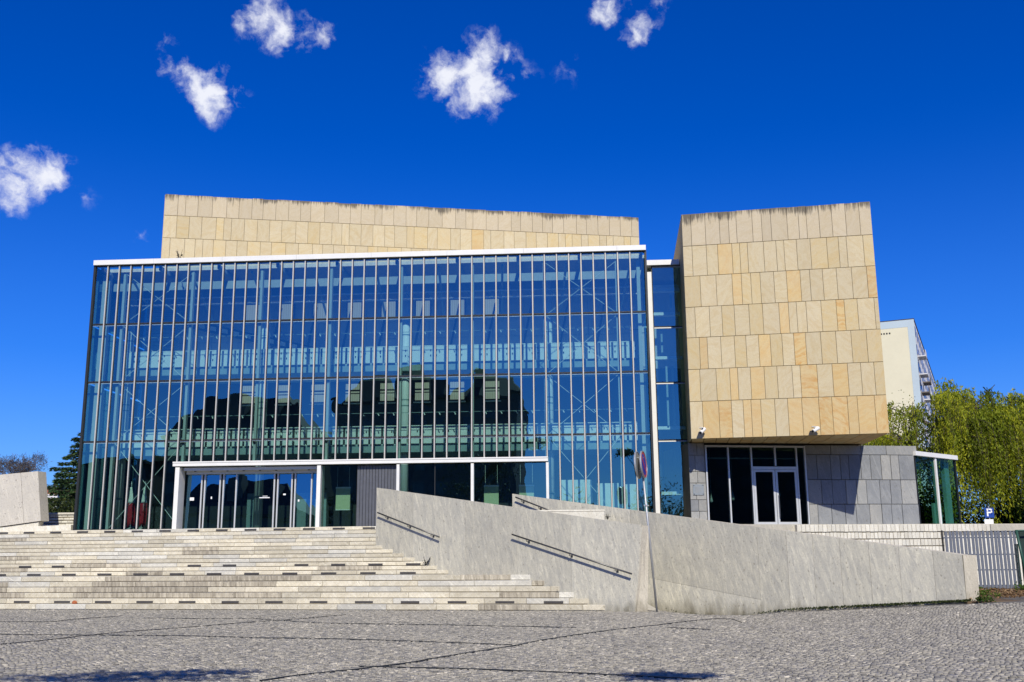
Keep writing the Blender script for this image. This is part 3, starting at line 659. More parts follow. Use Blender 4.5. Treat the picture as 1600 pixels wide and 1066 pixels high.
for a0, a1 in ((-1.99, -.64), (1.10, 2.44), (2.48, 3.87), (3.99, 6.78)):
    pane(F, a0, a1, .04, ZT + .04, 5.165, portal, M_GLASS, tilt=.08)
m = MB(); m.box(F, 2.445, 2.475, .0, .1, ZT, 5.165); m.build('post', M_GASKET, portal)
m = MB(); m.box(F, -2.0, 6.8, .0, .1, ZT, ZT + .035); m.build('door_sill', M_FRAME, portal)
m = MB(); m.box(F, -.62, .96, .13, .2, ZT, 5.165); clad = m.build('metal_cladding', M_GASKET, bld)
for k in range(13):
    a = -.62 + k * 1.58 / 13; q = MB(); q.slab(F, a + .006, a + 1.58 / 13 - .006, .085, .135, ZT + .01, 5.16, .008); q.build('slat', M_DKMETAL, clad)
# inside: posts, columns, galleries
for k in range(8):
    a = -10.593 + 2.90 * k; m = MB(); m.box(F, a - .05, a + .05, .14, .32, ZB if not (POR[0] < a < POR[1]) else 5.39, ZC - .35); m.build('support_post', M_POST, bld)
    for z in (Z1, Z2, Z3):
        m = MB(); m.box(F, a - .05, a + .05, .08, .16, z - .13, z - .06); m.build('post_bracket', M_GASKET, bld)
for a in (-11.40, -5.37, .765, 6.84, 10.53):
    m = MB(); m.tube([F.p(a, 2.75, ZT), F.p(a, 2.75, 13.4)], .185, 20)
    c_ = m.build('column', M_INWHITE, bld, smooth=True)
    for z in (4.1, 7.85, 8.1, 10.9):
        q = MB(); q.tube([F.p(a, 2.75, z), F.p(a, 2.75, z + .05)], .197, 20); q.build('ring', M_TEAL, c_, smooth=False)  # dark bands modelled in place of transom shadows across the columns
for gi, (zs, lo, hi) in enumerate(((9.62, 9.68, 10.30), (6.20, 6.27, 6.93))):
    m = MB(); m.box(F, -11.25, 10.75, 2.26, 4.6, zs - .32, zs); gal = m.build('gallery', M_TEAL, bld)
    m = MB(); m.box(F, -11.2, 10.7, 2.28, 4.6, zs + .002, zs + .02); m.build('gallery_floor', M_INWHITE, gal)
    a = -11.22
    while a < 10.6:
        w = .445; q = MB(); q.slab(F, a, a + w, 2.16, 2.2, lo - .05, hi, .005); q.build('balustrade_panel', M_FROST, gal)
        a += .533
    m = MB(); a = -11.22; k = 0
    while a < 10.6:
        if k % 2 == gi:
            for da in (.36, .60):
                for dz in (.20, .42): m.box(F, a + da - .02, a + da + .02, 2.135, 2.159, lo + dz, lo + dz + .07)
        a += .533; k += 1
    m.build('fitting', M_BLACK, gal, kind='stuff')
    m = MB(); m.tube([F.p(-11.25, 2.2, hi + .03), F.p(10.75, 2.2, hi + .03)], .02, 8); m.build('handrail', M_INWHITE, gal)
    m = MB(); zl = zs + 1.15 if gi == 0 else zs + 1.2; m.tube([F.p(-10.6, 1.4, zl), F.p(10.3, 1.4, zl)], .012, 6); tr = m.build('lighting_track', M_TEAL, bld)
    m = MB()
    for k in range(33):
        a = -10.2 + k * .63; m.tube([F.p(a, 1.4, zl), F.p(a + .03, 1.4, zl - .06), F.p(a + .06, 1.38, zl - .11)], [.012, .02, .026], 6)
    m.build('track_spotlight', M_INWHITE, tr, kind='stuff')
# back walls of the galleries with windows behind blinds
m = MB(); m.box(F, -11.4, 12.6, 4.7, 4.9, 9.62, 13.4); backw = m.build('upper_back_wall', M_INGREY, bld)
for k in range(16):
    a = -11.3 + k * 1.42
    for z0, z1 in ((9.7, 11.2), (11.23, 12.7)):
        q = MB(); q.slab(F, a + .01, a + 1.40, 4.66, 4.69, z0, z1, .008); q.build('wall_panel', M_INGREY, backw)
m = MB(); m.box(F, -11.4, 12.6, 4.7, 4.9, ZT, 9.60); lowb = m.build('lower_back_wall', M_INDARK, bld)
WINX = (-6.0, -4.6, -3.2, -1.72, -.2, 1.35, 2.95, 4.55)
BK = (438, 492, 544, 597, 658, 710, 765.5, 820)
for k in range(8):
    a = -6.58 + k * 1.555
    q = MB(); q.box(F, a - .36, a + .36, 4.58, 4.655, 12.05, 12.98); wnd = q.build('window', M_GASKET, backw)
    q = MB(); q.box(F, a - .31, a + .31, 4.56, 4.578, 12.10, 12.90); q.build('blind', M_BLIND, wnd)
    q = MB(); q.box(F, a - .38, a + .38, 4.50, 4.578, 12.0, 12.05); q.build('sill', M_INWHITE, wnd)
    q = MB(); q.box(F, a - .36, a + .36, 4.60, 4.695, 8.32, 9.25); wnd = q.build('window', M_GASKET, lowb)
    for z0, z1 in ((8.40, 8.72), (8.77, 8.84), (8.92, 9.18)):
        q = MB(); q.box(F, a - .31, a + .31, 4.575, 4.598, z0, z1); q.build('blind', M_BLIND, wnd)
    q = MB(); q.box(F, a - .38, a + .38, 4.52, 4.598, 8.27, 8.32); q.build('sill', M_INWHITE, wnd)
# ceiling with beams and tubes
m = MB(); m.box(F, -11.78, 10.88, 4.95, 15.7, 13.35, 13.50); m.cur = 0; ceil = m.build('ceiling', M_CEIL, bld)
for d, z, h in ((1.5, 12.86, .34), (3.4, 12.98, .42)):
    m = MB(); m.box(F, -11.7, 10.8, d, d + .1, z, z + h); m.build('ceiling_beam', M_BEAM if d < 2 else M_TEAL, ceil)
for d, z in ((2.0, 12.62), (2.1, 12.34)):
    m = MB(); m.tube([F.p(-11.5, d, z), F.p(10.7, d, z)], .035, 8); m.build('truss_tube', M_INWHITE, ceil)
m = MB()
for k in range(26):
    a = -11.3 + k * .87
    m.tube([F.p(a, 2.0, 12.62), F.p(a + .2, 2.1, 12.34)], .018, 6)
m.build('truss_web', M_TEAL, ceil)
for k in range(9):
    a = -10.5 + 2.6 * k; m = MB(); m.tube([F.p(a, .4, 13.25), F.p(a - .35, 4.6, 11.9)], .05, 8); m.build('strut', M_TEAL, ceil)
# louvred end bay on the left
for k in range(22):
    z = 9.2 + k * .19; m = MB(); m.box(F, -11.1, -9.6, 3.6, 3.75, z, z + .11); m.build('louvre', M_TEAL, bld)
# added dark band; its pale panels imitate the roof glazing showing in the glass
bm_ = MB(); pa, pb_ = (-9.6, 12.25), (-1.6, 10.35)
bm_.hexa([F.p(pa[0], 4.2, pa[1] - .36), F.p(pb_[0], 4.2, pb_[1] - .36), F.p(pb_[0], 4.4, pb_[1] - .36), F.p(pa[0], 4.4, pa[1] - .36), F.p(pa[0], 4.2, pa[1]), F.p(pb_[0], 4.2, pb_[1]), F.p(pb_[0], 4.4, pb_[1]), F.p(pa[0], 4.4, pa[1])])
sb = bm_.build('light_patch_band', M_INDARK, bld)
for k in range(15):
    t0, t1 = (k + .12) / 15, (k + .80) / 15; f_ = lambda t, o: F.p(pa[0] + (pb_[0] - pa[0]) * t, o, 0).to_3d() + Vector((0, 0, pa[1] + (pb_[1] - pa[1]) * t)); q = MB(); e0, e1 = Vector((0, 0, -.27)), Vector((0, 0, -.09))
    q.hexa([f_(t0, 4.15) + e0, f_(t1, 4.15) + e0, f_(t1, 4.19) + e0, f_(t0, 4.19) + e0, f_(t0, 4.15) + e1, f_(t1, 4.15) + e1, f_(t1, 4.19) + e1, f_(t0, 4.19) + e1]); q.build('roof_light_patch', M_INWHITE, sb)
for k in range(10):  # dark tubes in place of the beams' slanting shadows on the back wall
    a = -5.6 + k * 1.62; q = MB(); q.tube([F.p(a + .35, 4.5, 12.7), F.p(a - .25, 4.5, 9.7)], .05, 6); q.build('strut_shadow', M_INDARK, bld)
# thin cross bracing rods in the end bays
for a0, a1 in ((-10.593, -7.69), (6.84, 9.74)):
    for z0, z1 in ((ZB, Z1), (Z1, Z2), (Z2, Z3), (Z3, ZC - .3)):
        m = MB(); m.tube([F.p(a0, .24, z0), F.p(a1, .24, z1)], .012, 6); m.tube([F.p(a0, .27, z1), F.p(a1, .27, z0)], .012, 6); m.build('bracing_rod', M_INWHITE, bld)
# ground floor furniture: floor, stairs inside, dark partitions
m = MB(); m.box(F, -11.78, 12.6, .12, 16, ZT - .3, ZT + .012); m.build('hall_floor', M_INFLOOR, bld)
m = MB(); m.hexa([F.p(-4.9, 3.4, 6.9), F.p(-4.9, 3.7, 6.9), F.p(-2.2, 3.7, 5.6), F.p(-2.2, 3.4, 5.6), F.p(-4.9, 3.4, 7.0), F.p(-4.9, 3.7, 7.0), F.p(-2.2, 3.7, 5.72), F.p(-2.2, 3.4, 5.72)]); m.build('inner_stair', M_INWHITE, bld)
for a0, a1, z1 in ((7.3, 8.55, 4.6), (8.75, 9.6, 4.45), (9.75, 10.5, 4.4)):
    m = MB(); m.box(F, a0, a1, 1.5, 1.6, ZT + .02, z1); m.build('partition', M_INWHITE, bld)
for a in (-4.2, -3.4, -6.4):
    m = MB(); m.box(F, a, a + .5, 4.4, 4.62, ZT + .1, 4.4); m.build('inner_door', M_TEAL, bld)
# side and rear walls closing the volume
m = MB(); m.box(F, PA0 - .02, PA0 + .18, 5.2, 16, ZT - .3, ZC - .01); m.box(F, PA0 + .2, 12.4, 15.8, 16, ZT - .3, ZC - .01); m.build('rear_wall', M_GREY, bld)
for z0, z1 in ((ZB, Z1 - .05), (Z1 + .02, Z2 - .05), (Z2 + .02, Z3 - .05), (Z3 + .02, ZC - .05)):
    m = MB(); m.box(F, PA0 - .01, PA0 + .01, .12, 5.15, z0, z1); m.build('side_glass', M_GLASS, bld)
    m = MB(); m.box(F, PA1 - .01, PA1 + .01, .14, 2.2, z0, z1); m.build('side_glass', M_GLASS, bld)
m = MB(); m.box(F, PA0 + .1, PA0 + .45, .5, .62, ZB, 13.3); m.box(F, PA0 + .62, PA0 + .70, 1.4, 1.5, ZB, 13.3); m.box(F, PA1 - .34, PA1 - .2, .5, .62, ZB, 13.3); m.build('corner_fin', M_POST, bld)
# glazed link between the hall and the tower
m = MB(); m.box(F, 11.02, 11.25, 2.18, 2.42, ZT - .2, 13.3); m.build('white_fin', M_WHITE, bld)
m = MB(); m.box(F, 10.98, 12.42, 2.12, 2.6, 13.58, 13.80); m.build('link_cornice', M_WHITE, bld)
m = MB(); m.box(F, 11.25, 11.29, 2.28, 2.4, ZT, 13.58); m.box(F, 12.6, 12.66, 2.28, 2.4, ZT, 13.58); lk = m.build('link_glazing', M_GASKET, bld)
lz = [ZT, 6.22, 8.60, 10.95, 13.58]
for z0, z1 in zip(lz[:-1], lz[1:]):
    pane(F, 11.30, 12.60, 2.32, z0 + .03, z1 - .03, lk, M_GLASS, tilt=.05)
    m = MB(); m.box(F, 11.29, 12.6, 2.29, 2.36, z1 - .03, z1 + .015); m.cur = 1; m.box(F, 11.29, 12.6, 2.29, 2.38, z1 - .07, z1 - .031); m.build('transom', [M_GASKET, M_WHITE], lk)
for z, dd in ((12.7, 3.2), (11.7, 3.4), (9.72, 3.1), (6.75, 3.1), (4.02, 2.5), (12.95, 3.6)):
    m = MB(); m.box(F, 11.35, 12.5, dd, dd + .25, z, z + .13); m.build('floor_edge', M_INWHITE, lk)
for a, z0, z1 in ((11.75, 6.9, 9.4), (12.0, 6.9, 9.4), (11.6, 10.0, 10.8), (12.05, 11.9, 12.5)):
    m = MB(); m.box(F, a, a + .08, 3.0, 3.1, z0, z1); m.build('inner_post', M_TEAL, lk)
# upper sandstone block
def widths(total, choices):
    out, s_ = [], 0
    while s_ < total - .75: w = random.choice(choices); out.append(w); s_ += w
    out.append(total - s_); return out
m = MB(); m.box(BX, -10.16, 12.22, .05, 9.5, ZC + .1, 17.94); bs = m.build('sandstone_block', M_JOINT, bld)
rows = [(17.985, 16.965), (16.965, 15.90), (15.90, 14.84), (14.84, 13.75)]
for ri, (zt, zb) in enumerate(rows):
    if ri == 3:
        m = MB(); m.box(BX, -10.17, 12.23, .0, .05, zb, zt - .012); m.build('plain_course', SAND['pale'], bs); continue
    a = -10.19
    for w in widths(22.44, (.34, .46, .5, .55, .58, .64)):
        q = MB(); q.slab(BX, a + .006, a + w - .006, random.uniform(-.006, .004), .06, zb + .008, zt - (.008 if ri else random.uniform(0, .03)), .006)
        if ri == 0: mt = SAND['top']
        else: mt = SAND[random.choices(('pale', 'beige', 'ochre', 'vein'), (.66, .28, .05, .01))[0]]
        q.build('sandstone_panel', mt, bs); a += w
m = MB(); m.box(BX, -10.21, -10.17, .07, 9.5, ZC + .1, 17.97); m.build('side_cladding', SAND['beige'], bs); m = MB(); m.box(BX, 12.225, 12.26, .07, 9.5, ZC + .1, 17.97); m.build('side_cladding', SAND['beige'], bs)
# tower
TL, TR_ = -4.515, 2.75
fl, fr = TW.p(TL + .02, .05, 0), TW.p(TR_ - .02, .05, 0); bl = Vector((7.80, 48.0, 0)); br = Vector((14.66, 46.8, 0))
ZS, ZTT = 6.01, 15.09
m = MB(); zz = lambda p, z: Vector((p.x, p.y, z))
m.prism([zz(p, ZS + .05) for p in (fl, fr, br, bl)], [zz(p, ZTT - .03) for p in (fl, fr, br, bl)]); tw = m.build('sandstone_tower', M_JOINT, bld)
tz = [15.09, 13.735, 12.48, 11.215, 9.98, 8.715, 7.45, 6.01]
probs = [(.0, 0, 0, 0), (.72, .24, .03, .01), (.66, .27, .04, .03), (.66, .27, .04, .03), (.52, .34, .09, .05), (.36, .42, .17, .05), (.12, .34, .38, .16)]
for ri, (zt, zb) in enumerate(zip(tz[:-1], tz[1:])):
    a = TL - .005
    for w in widths(TR_ - TL + .01, (.30, .36, .44, .48, .52, .56, .62)):
        q = MB(); q.slab(TW, a + .006, a + w - .006, random.uniform(-.006, .004), .06, zb + (.008 if ri < 6 else 0), zt - (.008 if ri else random.uniform(0, .025)), .006)
        mt = SAND['top'] if ri == 0 else SAND[random.choices(('pale', 'beige', 'ochre', 'vein'), probs[ri])[0]]
        q.build('sandstone_panel', mt, tw); a += w
# soffit panels under the tower
gL, gR = G.p(-7.3, -.02, 0), G.p(-.10, -.02, 0)
f0, f1 = TW.p(TL + .01, .065, 0), TW.p(TR_ - .01, .065, 0); gR = Vector((14.36, 41.9, 0))
ns = 15; gL2 = Vector((7.25, 41.4, 0)); gR2 = gR + (gR - gL2) * .0
for i in range(ns):
    for j in range(3):
        t0, t1 = i / ns, (i + 1) / ns; s0, s1 = j / 3, (j + 1) / 3
        P = lambda t, s_: f0.lerp(f1, t).lerp(gL2.lerp(gR2, t), s_)
        pts = [P(t0 + .002, s0 + .004), P(t1 - .002, s0 + .004), P(t1 - .002, s1 - .004), P(t0 + .002, s1 - .004)]
        q = MB(); zq = ZS - .004 + random.uniform(-.003, .003)
        q.hexa([zz(p, zq) for p in pts] + [zz(p, ZS + .045) for p in pts]); q.build('soffit_panel', SAND[random.choice(('ochre', 'beige', 'ochre', 'vein'))], tw)
for p, q_ in ((fl, bl), (fr, br)):      # side claddings
    m = MB()
    n_ = Vector((q_.y - p.y, p.x - q_.x, 0)).normalized() * (-.03 if p is fl else .03)
    for k in range(7): m.hexa([zz(p, tz[k + 1] + .01), zz(q_, tz[k + 1] + .01), zz(q_ + n_, tz[k + 1] + .01), zz(p + n_, tz[k + 1] + .01), zz(p, tz[k] - .01), zz(q_, tz[k] - .01), zz(q_ + n_, tz[k] - .01), zz(p + n_, tz[k] - .01)])
    m.build('side_cladding', SAND['beige'], tw)
m = MB(); m.prism([zz(p, 15.0) for p in (TW.p(TL, .06, 0), TW.p(TR_, .06, 0), br, bl)], [zz(p, 15.07) for p in (TW.p(TL, .06, 0), TW.p(TR_, .06, 0), br, bl)]); m.build('tower_roof', M_JOINT, tw)
# grey stone base
m = MB(); m.box(G, -2.36, 2.25, .05, 4.5, ZT - .1, 5.93); gw = m.build('grey_wall', M_JOINT, bld)
gzr = [(5.945, 5.56), (5.56, 4.55), (4.55, 3.575), (3.575, ZT - .02)]
for ri, (zt, zb) in enumerate(gzr):
    a = -2.40; ch = (.85, 1.1, 1.3) if ri == 0 else (.36, .42, .46, .52, .58)
    for w in widths(4.68, ch):
        q = MB(); q.slab(G, a + .008, a + w - .008, random.uniform(-.006, .006) - ri * .012, .06, zb + .010, zt - .008, .008)
        lx = a + w / 2; mt = M_GREYL if ((ri == 0 and lx > .6) or random.random() < .16) else M_GREY
        q.build('grey_stone_panel', mt, gw); a += w
m = MB(); m.box(G, -7.25, -6.62, .05, 4.0, ZT - .3, 5.98); m.build('grey_pillar', M_JOINT, bld)
for ri, (zt, zb) in enumerate(((5.99, 5.5), (5.5, 4.85), (4.85, 4.4), (4.4, 3.75), (3.75, 3.3), (3.3, 2.7))):
    sp = -6.98 + random.uniform(-.06, .08)
    for a0, a1 in ((-7.28, sp), (sp, -6.62)):
        q = MB(); q.slab(G, a0 + .006, a1 - .006, random.uniform(-.005, .005), .06, zb + .009, zt - .007, .008); q.build('grey_stone_panel', M_GREYL if random.random() < .7 else M_GREY, bld)
# glazed side entrance
m = MB(); m.box(G, -6.61, -2.41, -.04, .12, 5.83, 5.90); se = m.build('side_entrance', M_FRAME, bld)
m = MB(); m.box(G, -6.61, -2.41, -.03, .1, ZT - .03, ZT + .03); m.build('sill', M_FRAME, se)
for a, z0 in ((-6.58, ZT), (-5.66, ZT), (-4.70, ZT), (-3.70, 5.06), (-2.80, ZT), (-2.44, ZT)):
    m = MB(); m.box(G, a - .03, a + .03, -.05, .1, z0 + .03, 5.83); m.build('mullion', M_FRAME, se)
m = MB(); m.box(G, -4.67, -2.83, -.06, .1, 4.95, 5.06); m.build('door_transom', M_FRAME, se)
for a0, a1 in ((-4.66, -3.76), (-3.74, -2.84)):
    m = MB(); m.box(G, a0, a0 + .09, -.045, .03, ZT + .03, 4.94); m.box(G, a1 - .09, a1, -.045, .03, ZT + .03, 4.94); m.box(G, a0 + .09, a1 - .09, -.045, .03, 4.85, 4.94); m.box(G, a0 + .09, a1 - .09, -.045, .03, ZT + .03, ZT + .12)
    m.build('door', M_FRAME, se); pane(G, a0 + .1, a1 - .1, -.01, ZT + .13, 4.84, se, M_GLASSK, .05)
m = MB(); m.tube([G.p(-3.66, -.10, 3.05), G.p(-3.66, -.10, 3.95)], .016, 8); m.tube([G.p(-3.66, -.10, 3.1), G.p(-3.66, -.04, 3.1)], .012, 6); m.tube([G.p(-3.66, -.10, 3.9), G.p(-3.66, -.04, 3.9)], .012, 6); m.build('door_handle', M_STEEL, se)
for a0, a1, z0, z1 in ((-6.54, -5.70, ZT + .04, 5.82), (-5.62, -4.74, ZT + .04, 5.82), (-4.66, -3.74, 5.07, 5.82), (-3.66, -2.84, 5.07, 5.82), (-2.76, -2.48, ZT + .04, 5.82)):
    pane(G, a0, a1, .02, z0, z1, se, M_GLASSK, .05)
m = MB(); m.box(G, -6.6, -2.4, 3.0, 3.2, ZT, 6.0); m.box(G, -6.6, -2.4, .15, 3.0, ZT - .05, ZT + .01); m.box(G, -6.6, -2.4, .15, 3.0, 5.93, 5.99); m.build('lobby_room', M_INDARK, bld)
m = MB(); m.box(G, -6.5, -2.5, .6, .68, 5.42, 5.47); m.build('inner_rail', M_FRAME, bld)
# glass pavilion at the right end
PV = Frame(*G.p(2.29, 0.02, 0).xy, R(40))
m = MB(); m.box(PV, -.03, 3.46, -.12, .1, 5.55, 5.73); pv = m.build('glass_pavilion', M_WHITE, bld)
m = MB(); m.box(PV, 1.60, 1.72, -.06, .1, ZT, 5.55); m.build('mullion', M_WHITE, pv)
for b0, b1 in ((3.34, 3.40), (0, .05)):
    m = MB(); m.box(PV, b0, b1, -.04, .06, ZT, 5.55); m.build('mullion', M_GASKET, pv)
m = MB(); m.box(PV, 2.90, 3.30, .25, .40, ZT, 5.5); m.build('corner_fin', M_INWHITE, pv)
pane(PV, .06, 1.59, 0, ZT + .02, 5.54, pv, M_GLASSP, .04); pane(PV, 1.73, 3.33, 0, ZT + .02, 5.54, pv, M_GLASSP, .04)
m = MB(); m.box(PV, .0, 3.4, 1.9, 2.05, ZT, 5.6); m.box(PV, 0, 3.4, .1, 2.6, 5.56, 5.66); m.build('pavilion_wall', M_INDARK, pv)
m = MB(); m.box(PV, .7, .78, .6, .7, ZT, 5.08); m.build('inner_frame', M_INWHITE, pv); m = MB(); m.box(PV, .1, 1.5, .6, .66, 5.1, 5.3); m.build('inner_frame', M_INWHITE, pv); m = MB(); m.box(PV, 2.2, 2.85, .5, .6, ZT, 3.7); m.build('inner_panel', M_INWHITE, pv)

# ------------------------------------------------------------------ things on and in the building
def security_camera(a, z, ang, label):
    t = thing('security_camera', label, 'camera', group='security cameras under the tower edge')
    c = TW.p(a, -.02, z); m = MB(); m.tube([c + TW.n * .02, c - TW.n * .10, c - TW.n * .2 - Vector((0, 0, .05))], .028, 8); m.box(TW, a - .06, a + .06, -.03, .0, z - .07, z + .07); m.build('bracket', M_WHITE, t)
    q = c - TW.n * .22 - Vector((0, 0, .06)); dv_ = (TW.u * ang - TW.n * .75 - Vector((0, 0, .55))).normalized(); m = MB(); m.tube([q - dv_ * .12, q - dv_ * .11, q + dv_ * .20, q + dv_ * .21], [.05, .07, .07, .05], 12); m.build('body', M_WHITE, t)
    m = MB(); m.tube([q + dv_ * .212, q + dv_ * .222], .052, 12); m.build('lens', M_BLACK, t)
    m = MB(); m.box(TW, a + ang * .12 - .075, a + ang * .12 + .075, -.44, -.14, z + .015, z + .03); m.build('sun_shield', M_WHITE, t)
security_camera(-4.05, 6.36, -.5, 'white security camera at the left lower corner of the sandstone tower')
security_camera(.13, 6.27, -.9, 'white security camera at the middle of the sandstone tower\'s lower edge, over the grey wall')
t = thing('plaque', 'grey information plaque on the grey stone pillar left of the side entrance', 'plaque')
m = MB(); m.slab(G, -7.17, -6.72, -.03, -.008, 3.93, 4.35, .006); m.build('plate', M_PLAQUE, t)
m = MB()
for a in (-7.13, -6.76):
    for z in (3.97, 4.31): m.tube([G.p(a, -.028, z), G.p(a, -.042, z)], .016, 8)
m.build('bolt', M_BLACK, t)
m = MB()
for k in range(6): m.box(G, -7.08, -6.81 - (k % 3) * .05, -.034, -.0305, 4.23 - k * .042, 4.245 - k * .042)
m.build('lettering', M_GREYL, t)
for i, (a, z0, z1, lab) in enumerate(((-1.42, 3.52, 4.38, 'pale olive hanging board behind the glass right of the entrance doors'), (4.55, 3.50, 4.38, 'pale olive hanging board behind the glass over the stone wall, middle one of three'), (5.95, 3.50, 4.38, 'pale green hanging board behind the glass by the portal\'s right end'))):
    t = thing('hanging_board', lab, 'board', group='hanging boards in the foyer'); w = .29
    m = MB(); m.box(F, a - w, a + w, 1.2, 1.22, z0, z1 - .03); m.build('panel', M_BOARD, t)
    m = MB(); m.box(F, a - w - .01, a + w + .01, 1.185, 1.235, z1 - .03, z1 + .03); m.box(F, a - w, a + w, 1.19, 1.23, z0 - .03, z0); m.build('bar', M_INWHITE, t)
    m = MB()
    for s_ in (-.24, .24): m.tube([F.p(a + s_, 1.21, z1), F.p(a + s_, 1.21, 5.2)], .006, 5)
    m.build('cord', M_INWHITE, t)
for i, (a, lab, lean) in enumerate(((-10.05, 'drooping white and red flag on a stand, the left one beside the round column', -.08), (-9.62, 'drooping white and red flag on a stand, the right one near the portal', .08))):
    t = thing('flag', lab, 'flag', group='flags standing in the foyer')
    base = F.p(a, 1.1, ZT + .02); top = F.p(a + lean, 1.1, 4.62); m = MB(); m.tube([base, top], .016, 8); m.tube([top, top + Vector((0, 0, .12))], [.03, .004], 8); m.build('pole', M_FRAME, t)
    m = MB(); m.tube([base, base + Vector((0, 0, .05)), base + Vector((0, 0, .12))], [.2, .19, .03], 14); m.build('stand', M_FRAME, t)
    for nm, z0, z1, mt in (('red_half', 3.02, 3.86, M_RED), ('white_half', 3.86, 4.5, M_FWHITE)):
        m = MB(); rows_ = 8; colsn = 15; g0 = len(m.v)
        for j in range(rows_ + 1):
            z = z0 + (z1 - z0) * j / rows_; f = (4.5 - z) / 1.5; wid = .05 + .20 * min(1, f * 1.5) * (1 - .25 * max(0, f - .75) * 4)
            for k in range(colsn + 1):
                s_ = k / colsn - .5
                m.v.append(tuple(F.p(a + lean * (z - ZT) / 1.9 + s_ * wid * 1.5 + .04 * f, 1.07 + .055 * math.sin(k * 1.55 + j * .25 + i) * min(1, .3 + f), z - (.25 * abs(s_) if nm == 'red_half' and j == 0 else 0))))
        for j in range(rows_):
            for k in range(colsn):
                b = g0 + j * (colsn + 1) + k; m.f.append((b, b + 1, b + colsn + 2, b + colsn + 1)); m.mi.append(0)
        o = m.build(nm, mt, t, smooth=True); md = o.modifiers.new('thick', 'SOLIDIFY'); md.thickness = .008
for i, (a, z, lab) in enumerate(((-5.25, 3.85, 'pale teardrop pendant lamp behind the second pane of the side entrance'), (-6.15, 3.75, 'small pale teardrop pendant lamp behind the first pane of the side entrance'), (-3.3, 4.0, 'pale teardrop pendant lamp behind the right door of the side entrance'))):
    t = thing('pendant_lamp', lab, 'lamp', group='pendant lamps in the lobby'); s_ = .75 if i == 1 else 1
    c = G.p(a, .8, z); m = MB(); m.tube([c + Vector((0, 0, zz_ * s_)) for zz_ in (-.09, -.06, .0, .1, .22, .32)], [.02 * s_, .07 * s_, .09 * s_, .06 * s_, .03 * s_, .01], 14); m.build('lamp_shade', M_INWHITE, t, smooth=True)
    m = MB(); m.tube([c + Vector((0, 0, .31 * s_)), G.p(a, .8, 5.9)], .006, 5); m.build('cord', M_INWHITE, t)
# small plant growing on the roof edge, weed and scrap on the steps
def sprig(name, label, base, n, h, mat, cat, spread=.5, lean=0.0):
    t = thing(name, label, cat); m = MB()
    for k in range(n):
        dx, dy = random.uniform(-spread, spread) + lean, random.uniform(-spread, spread) * .5; hh = h * random.uniform(.45, 1)
        p = [base + Vector((dx * hh * s_, dy * hh * s_, hh * s_ + .02 * math.sin(k + s_ * 5))) for s_ in (0, .4, .75, 1)]
        m.tube(p, [.012, .009, .006, .002], 5)
        for q in range(2): m.tube([p[1 + q], p[1 + q] + Vector((random.uniform(-.15, .15), .02, random.uniform(.05, .15))) * h], [.006, .002], 4)
    m.build('stem', mat, t)
    P = np.array([tuple(base + Vector((random.uniform(-spread, spread) * h * .6, random.uniform(-.1, .1), random.uniform(.05, .5) * h))) for _ in range(n * 5)])
    soup('leaves', P, .07 * h + .02, .03 * h + .015, M_HEDGE if mat is not M_WEED else M_WEEDL, t); return t
M_WEEDL = leafmat('dry_weed_leaves', [(0, (.012, .012, .008)), (1, (.03, .03, .016))], .1)
sprig('roof_plant', 'small bare plant growing on the white cornice against the sandstone', F.p(-8.35, .2, ZC + .2), 7, .55, M_WEED, 'plant', .35)
wbase = WA.p(-7.18, -.12, 1.34)
t = sprig('step_weed', 'dark weed growing at the foot of the wall on the upper steps', wbase, 9, .34, M_WEED, 'plant', .6, .35)
sprig('wall_weed', 'tiny weed sprouting by the end of the low white parapet', Vector((3.04, 33.4, 2.78)), 5, .2, M_WEED, 'plant', .7)
m = MB(); P0 = S.p(-15.35 - .0, NOSE[0] + .10, ZTOP[0])
P0 = Vector((-14.75, 0, 0)); a_s = (P0.x - 0) ; 
sc = S.p(0, NOSE[1] - .06, 0); k_ = (-14.72 - sc.x) / S.u.x; sc = S.p(k_, NOSE[1] - .07, ZTOP[0] + .055)
ring_ = []
for j in range(5):
    zz_ = -.05 + j * .028; rr = (.05, .075, .08, .06, .02)[j]
    for k in range(9): m.v.append(tuple(sc + Vector((math.cos(k * .698) * rr * random.uniform(.75, 1.25) * 1.1, math.sin(k * .698) * rr * .6 * random.uniform(.75, 1.2), zz_ + random.uniform(-.008, .008)))))
for j in range(4):
    for k in range(9):
        k2 = (k + 1) % 9; m.f.append((j * 9 + k, j * 9 + k2, j * 9 + 9 + k2, j * 9 + 9 + k)); m.mi.append(0)
m.f.append(tuple(range(36, 45))); m.f.append(tuple(reversed(range(9)))); m.mi += [0, 0]
o = m.build('crumpled_scrap', M_ORANGE); o['label'] = 'small crumpled orange brown scrap lying on the second lowest step by a step light'; o['category'] = 'litter'

# ------------------------------------------------------------------ no-parking sign
sg = thing('road_sign', 'round blue and red no-parking sign on a leaning grey pole before the stone wall', 'road sign')
pb = Vector((4.24, 31.2, -.02)); pt = Vector((3.90, 31.15, 4.66))
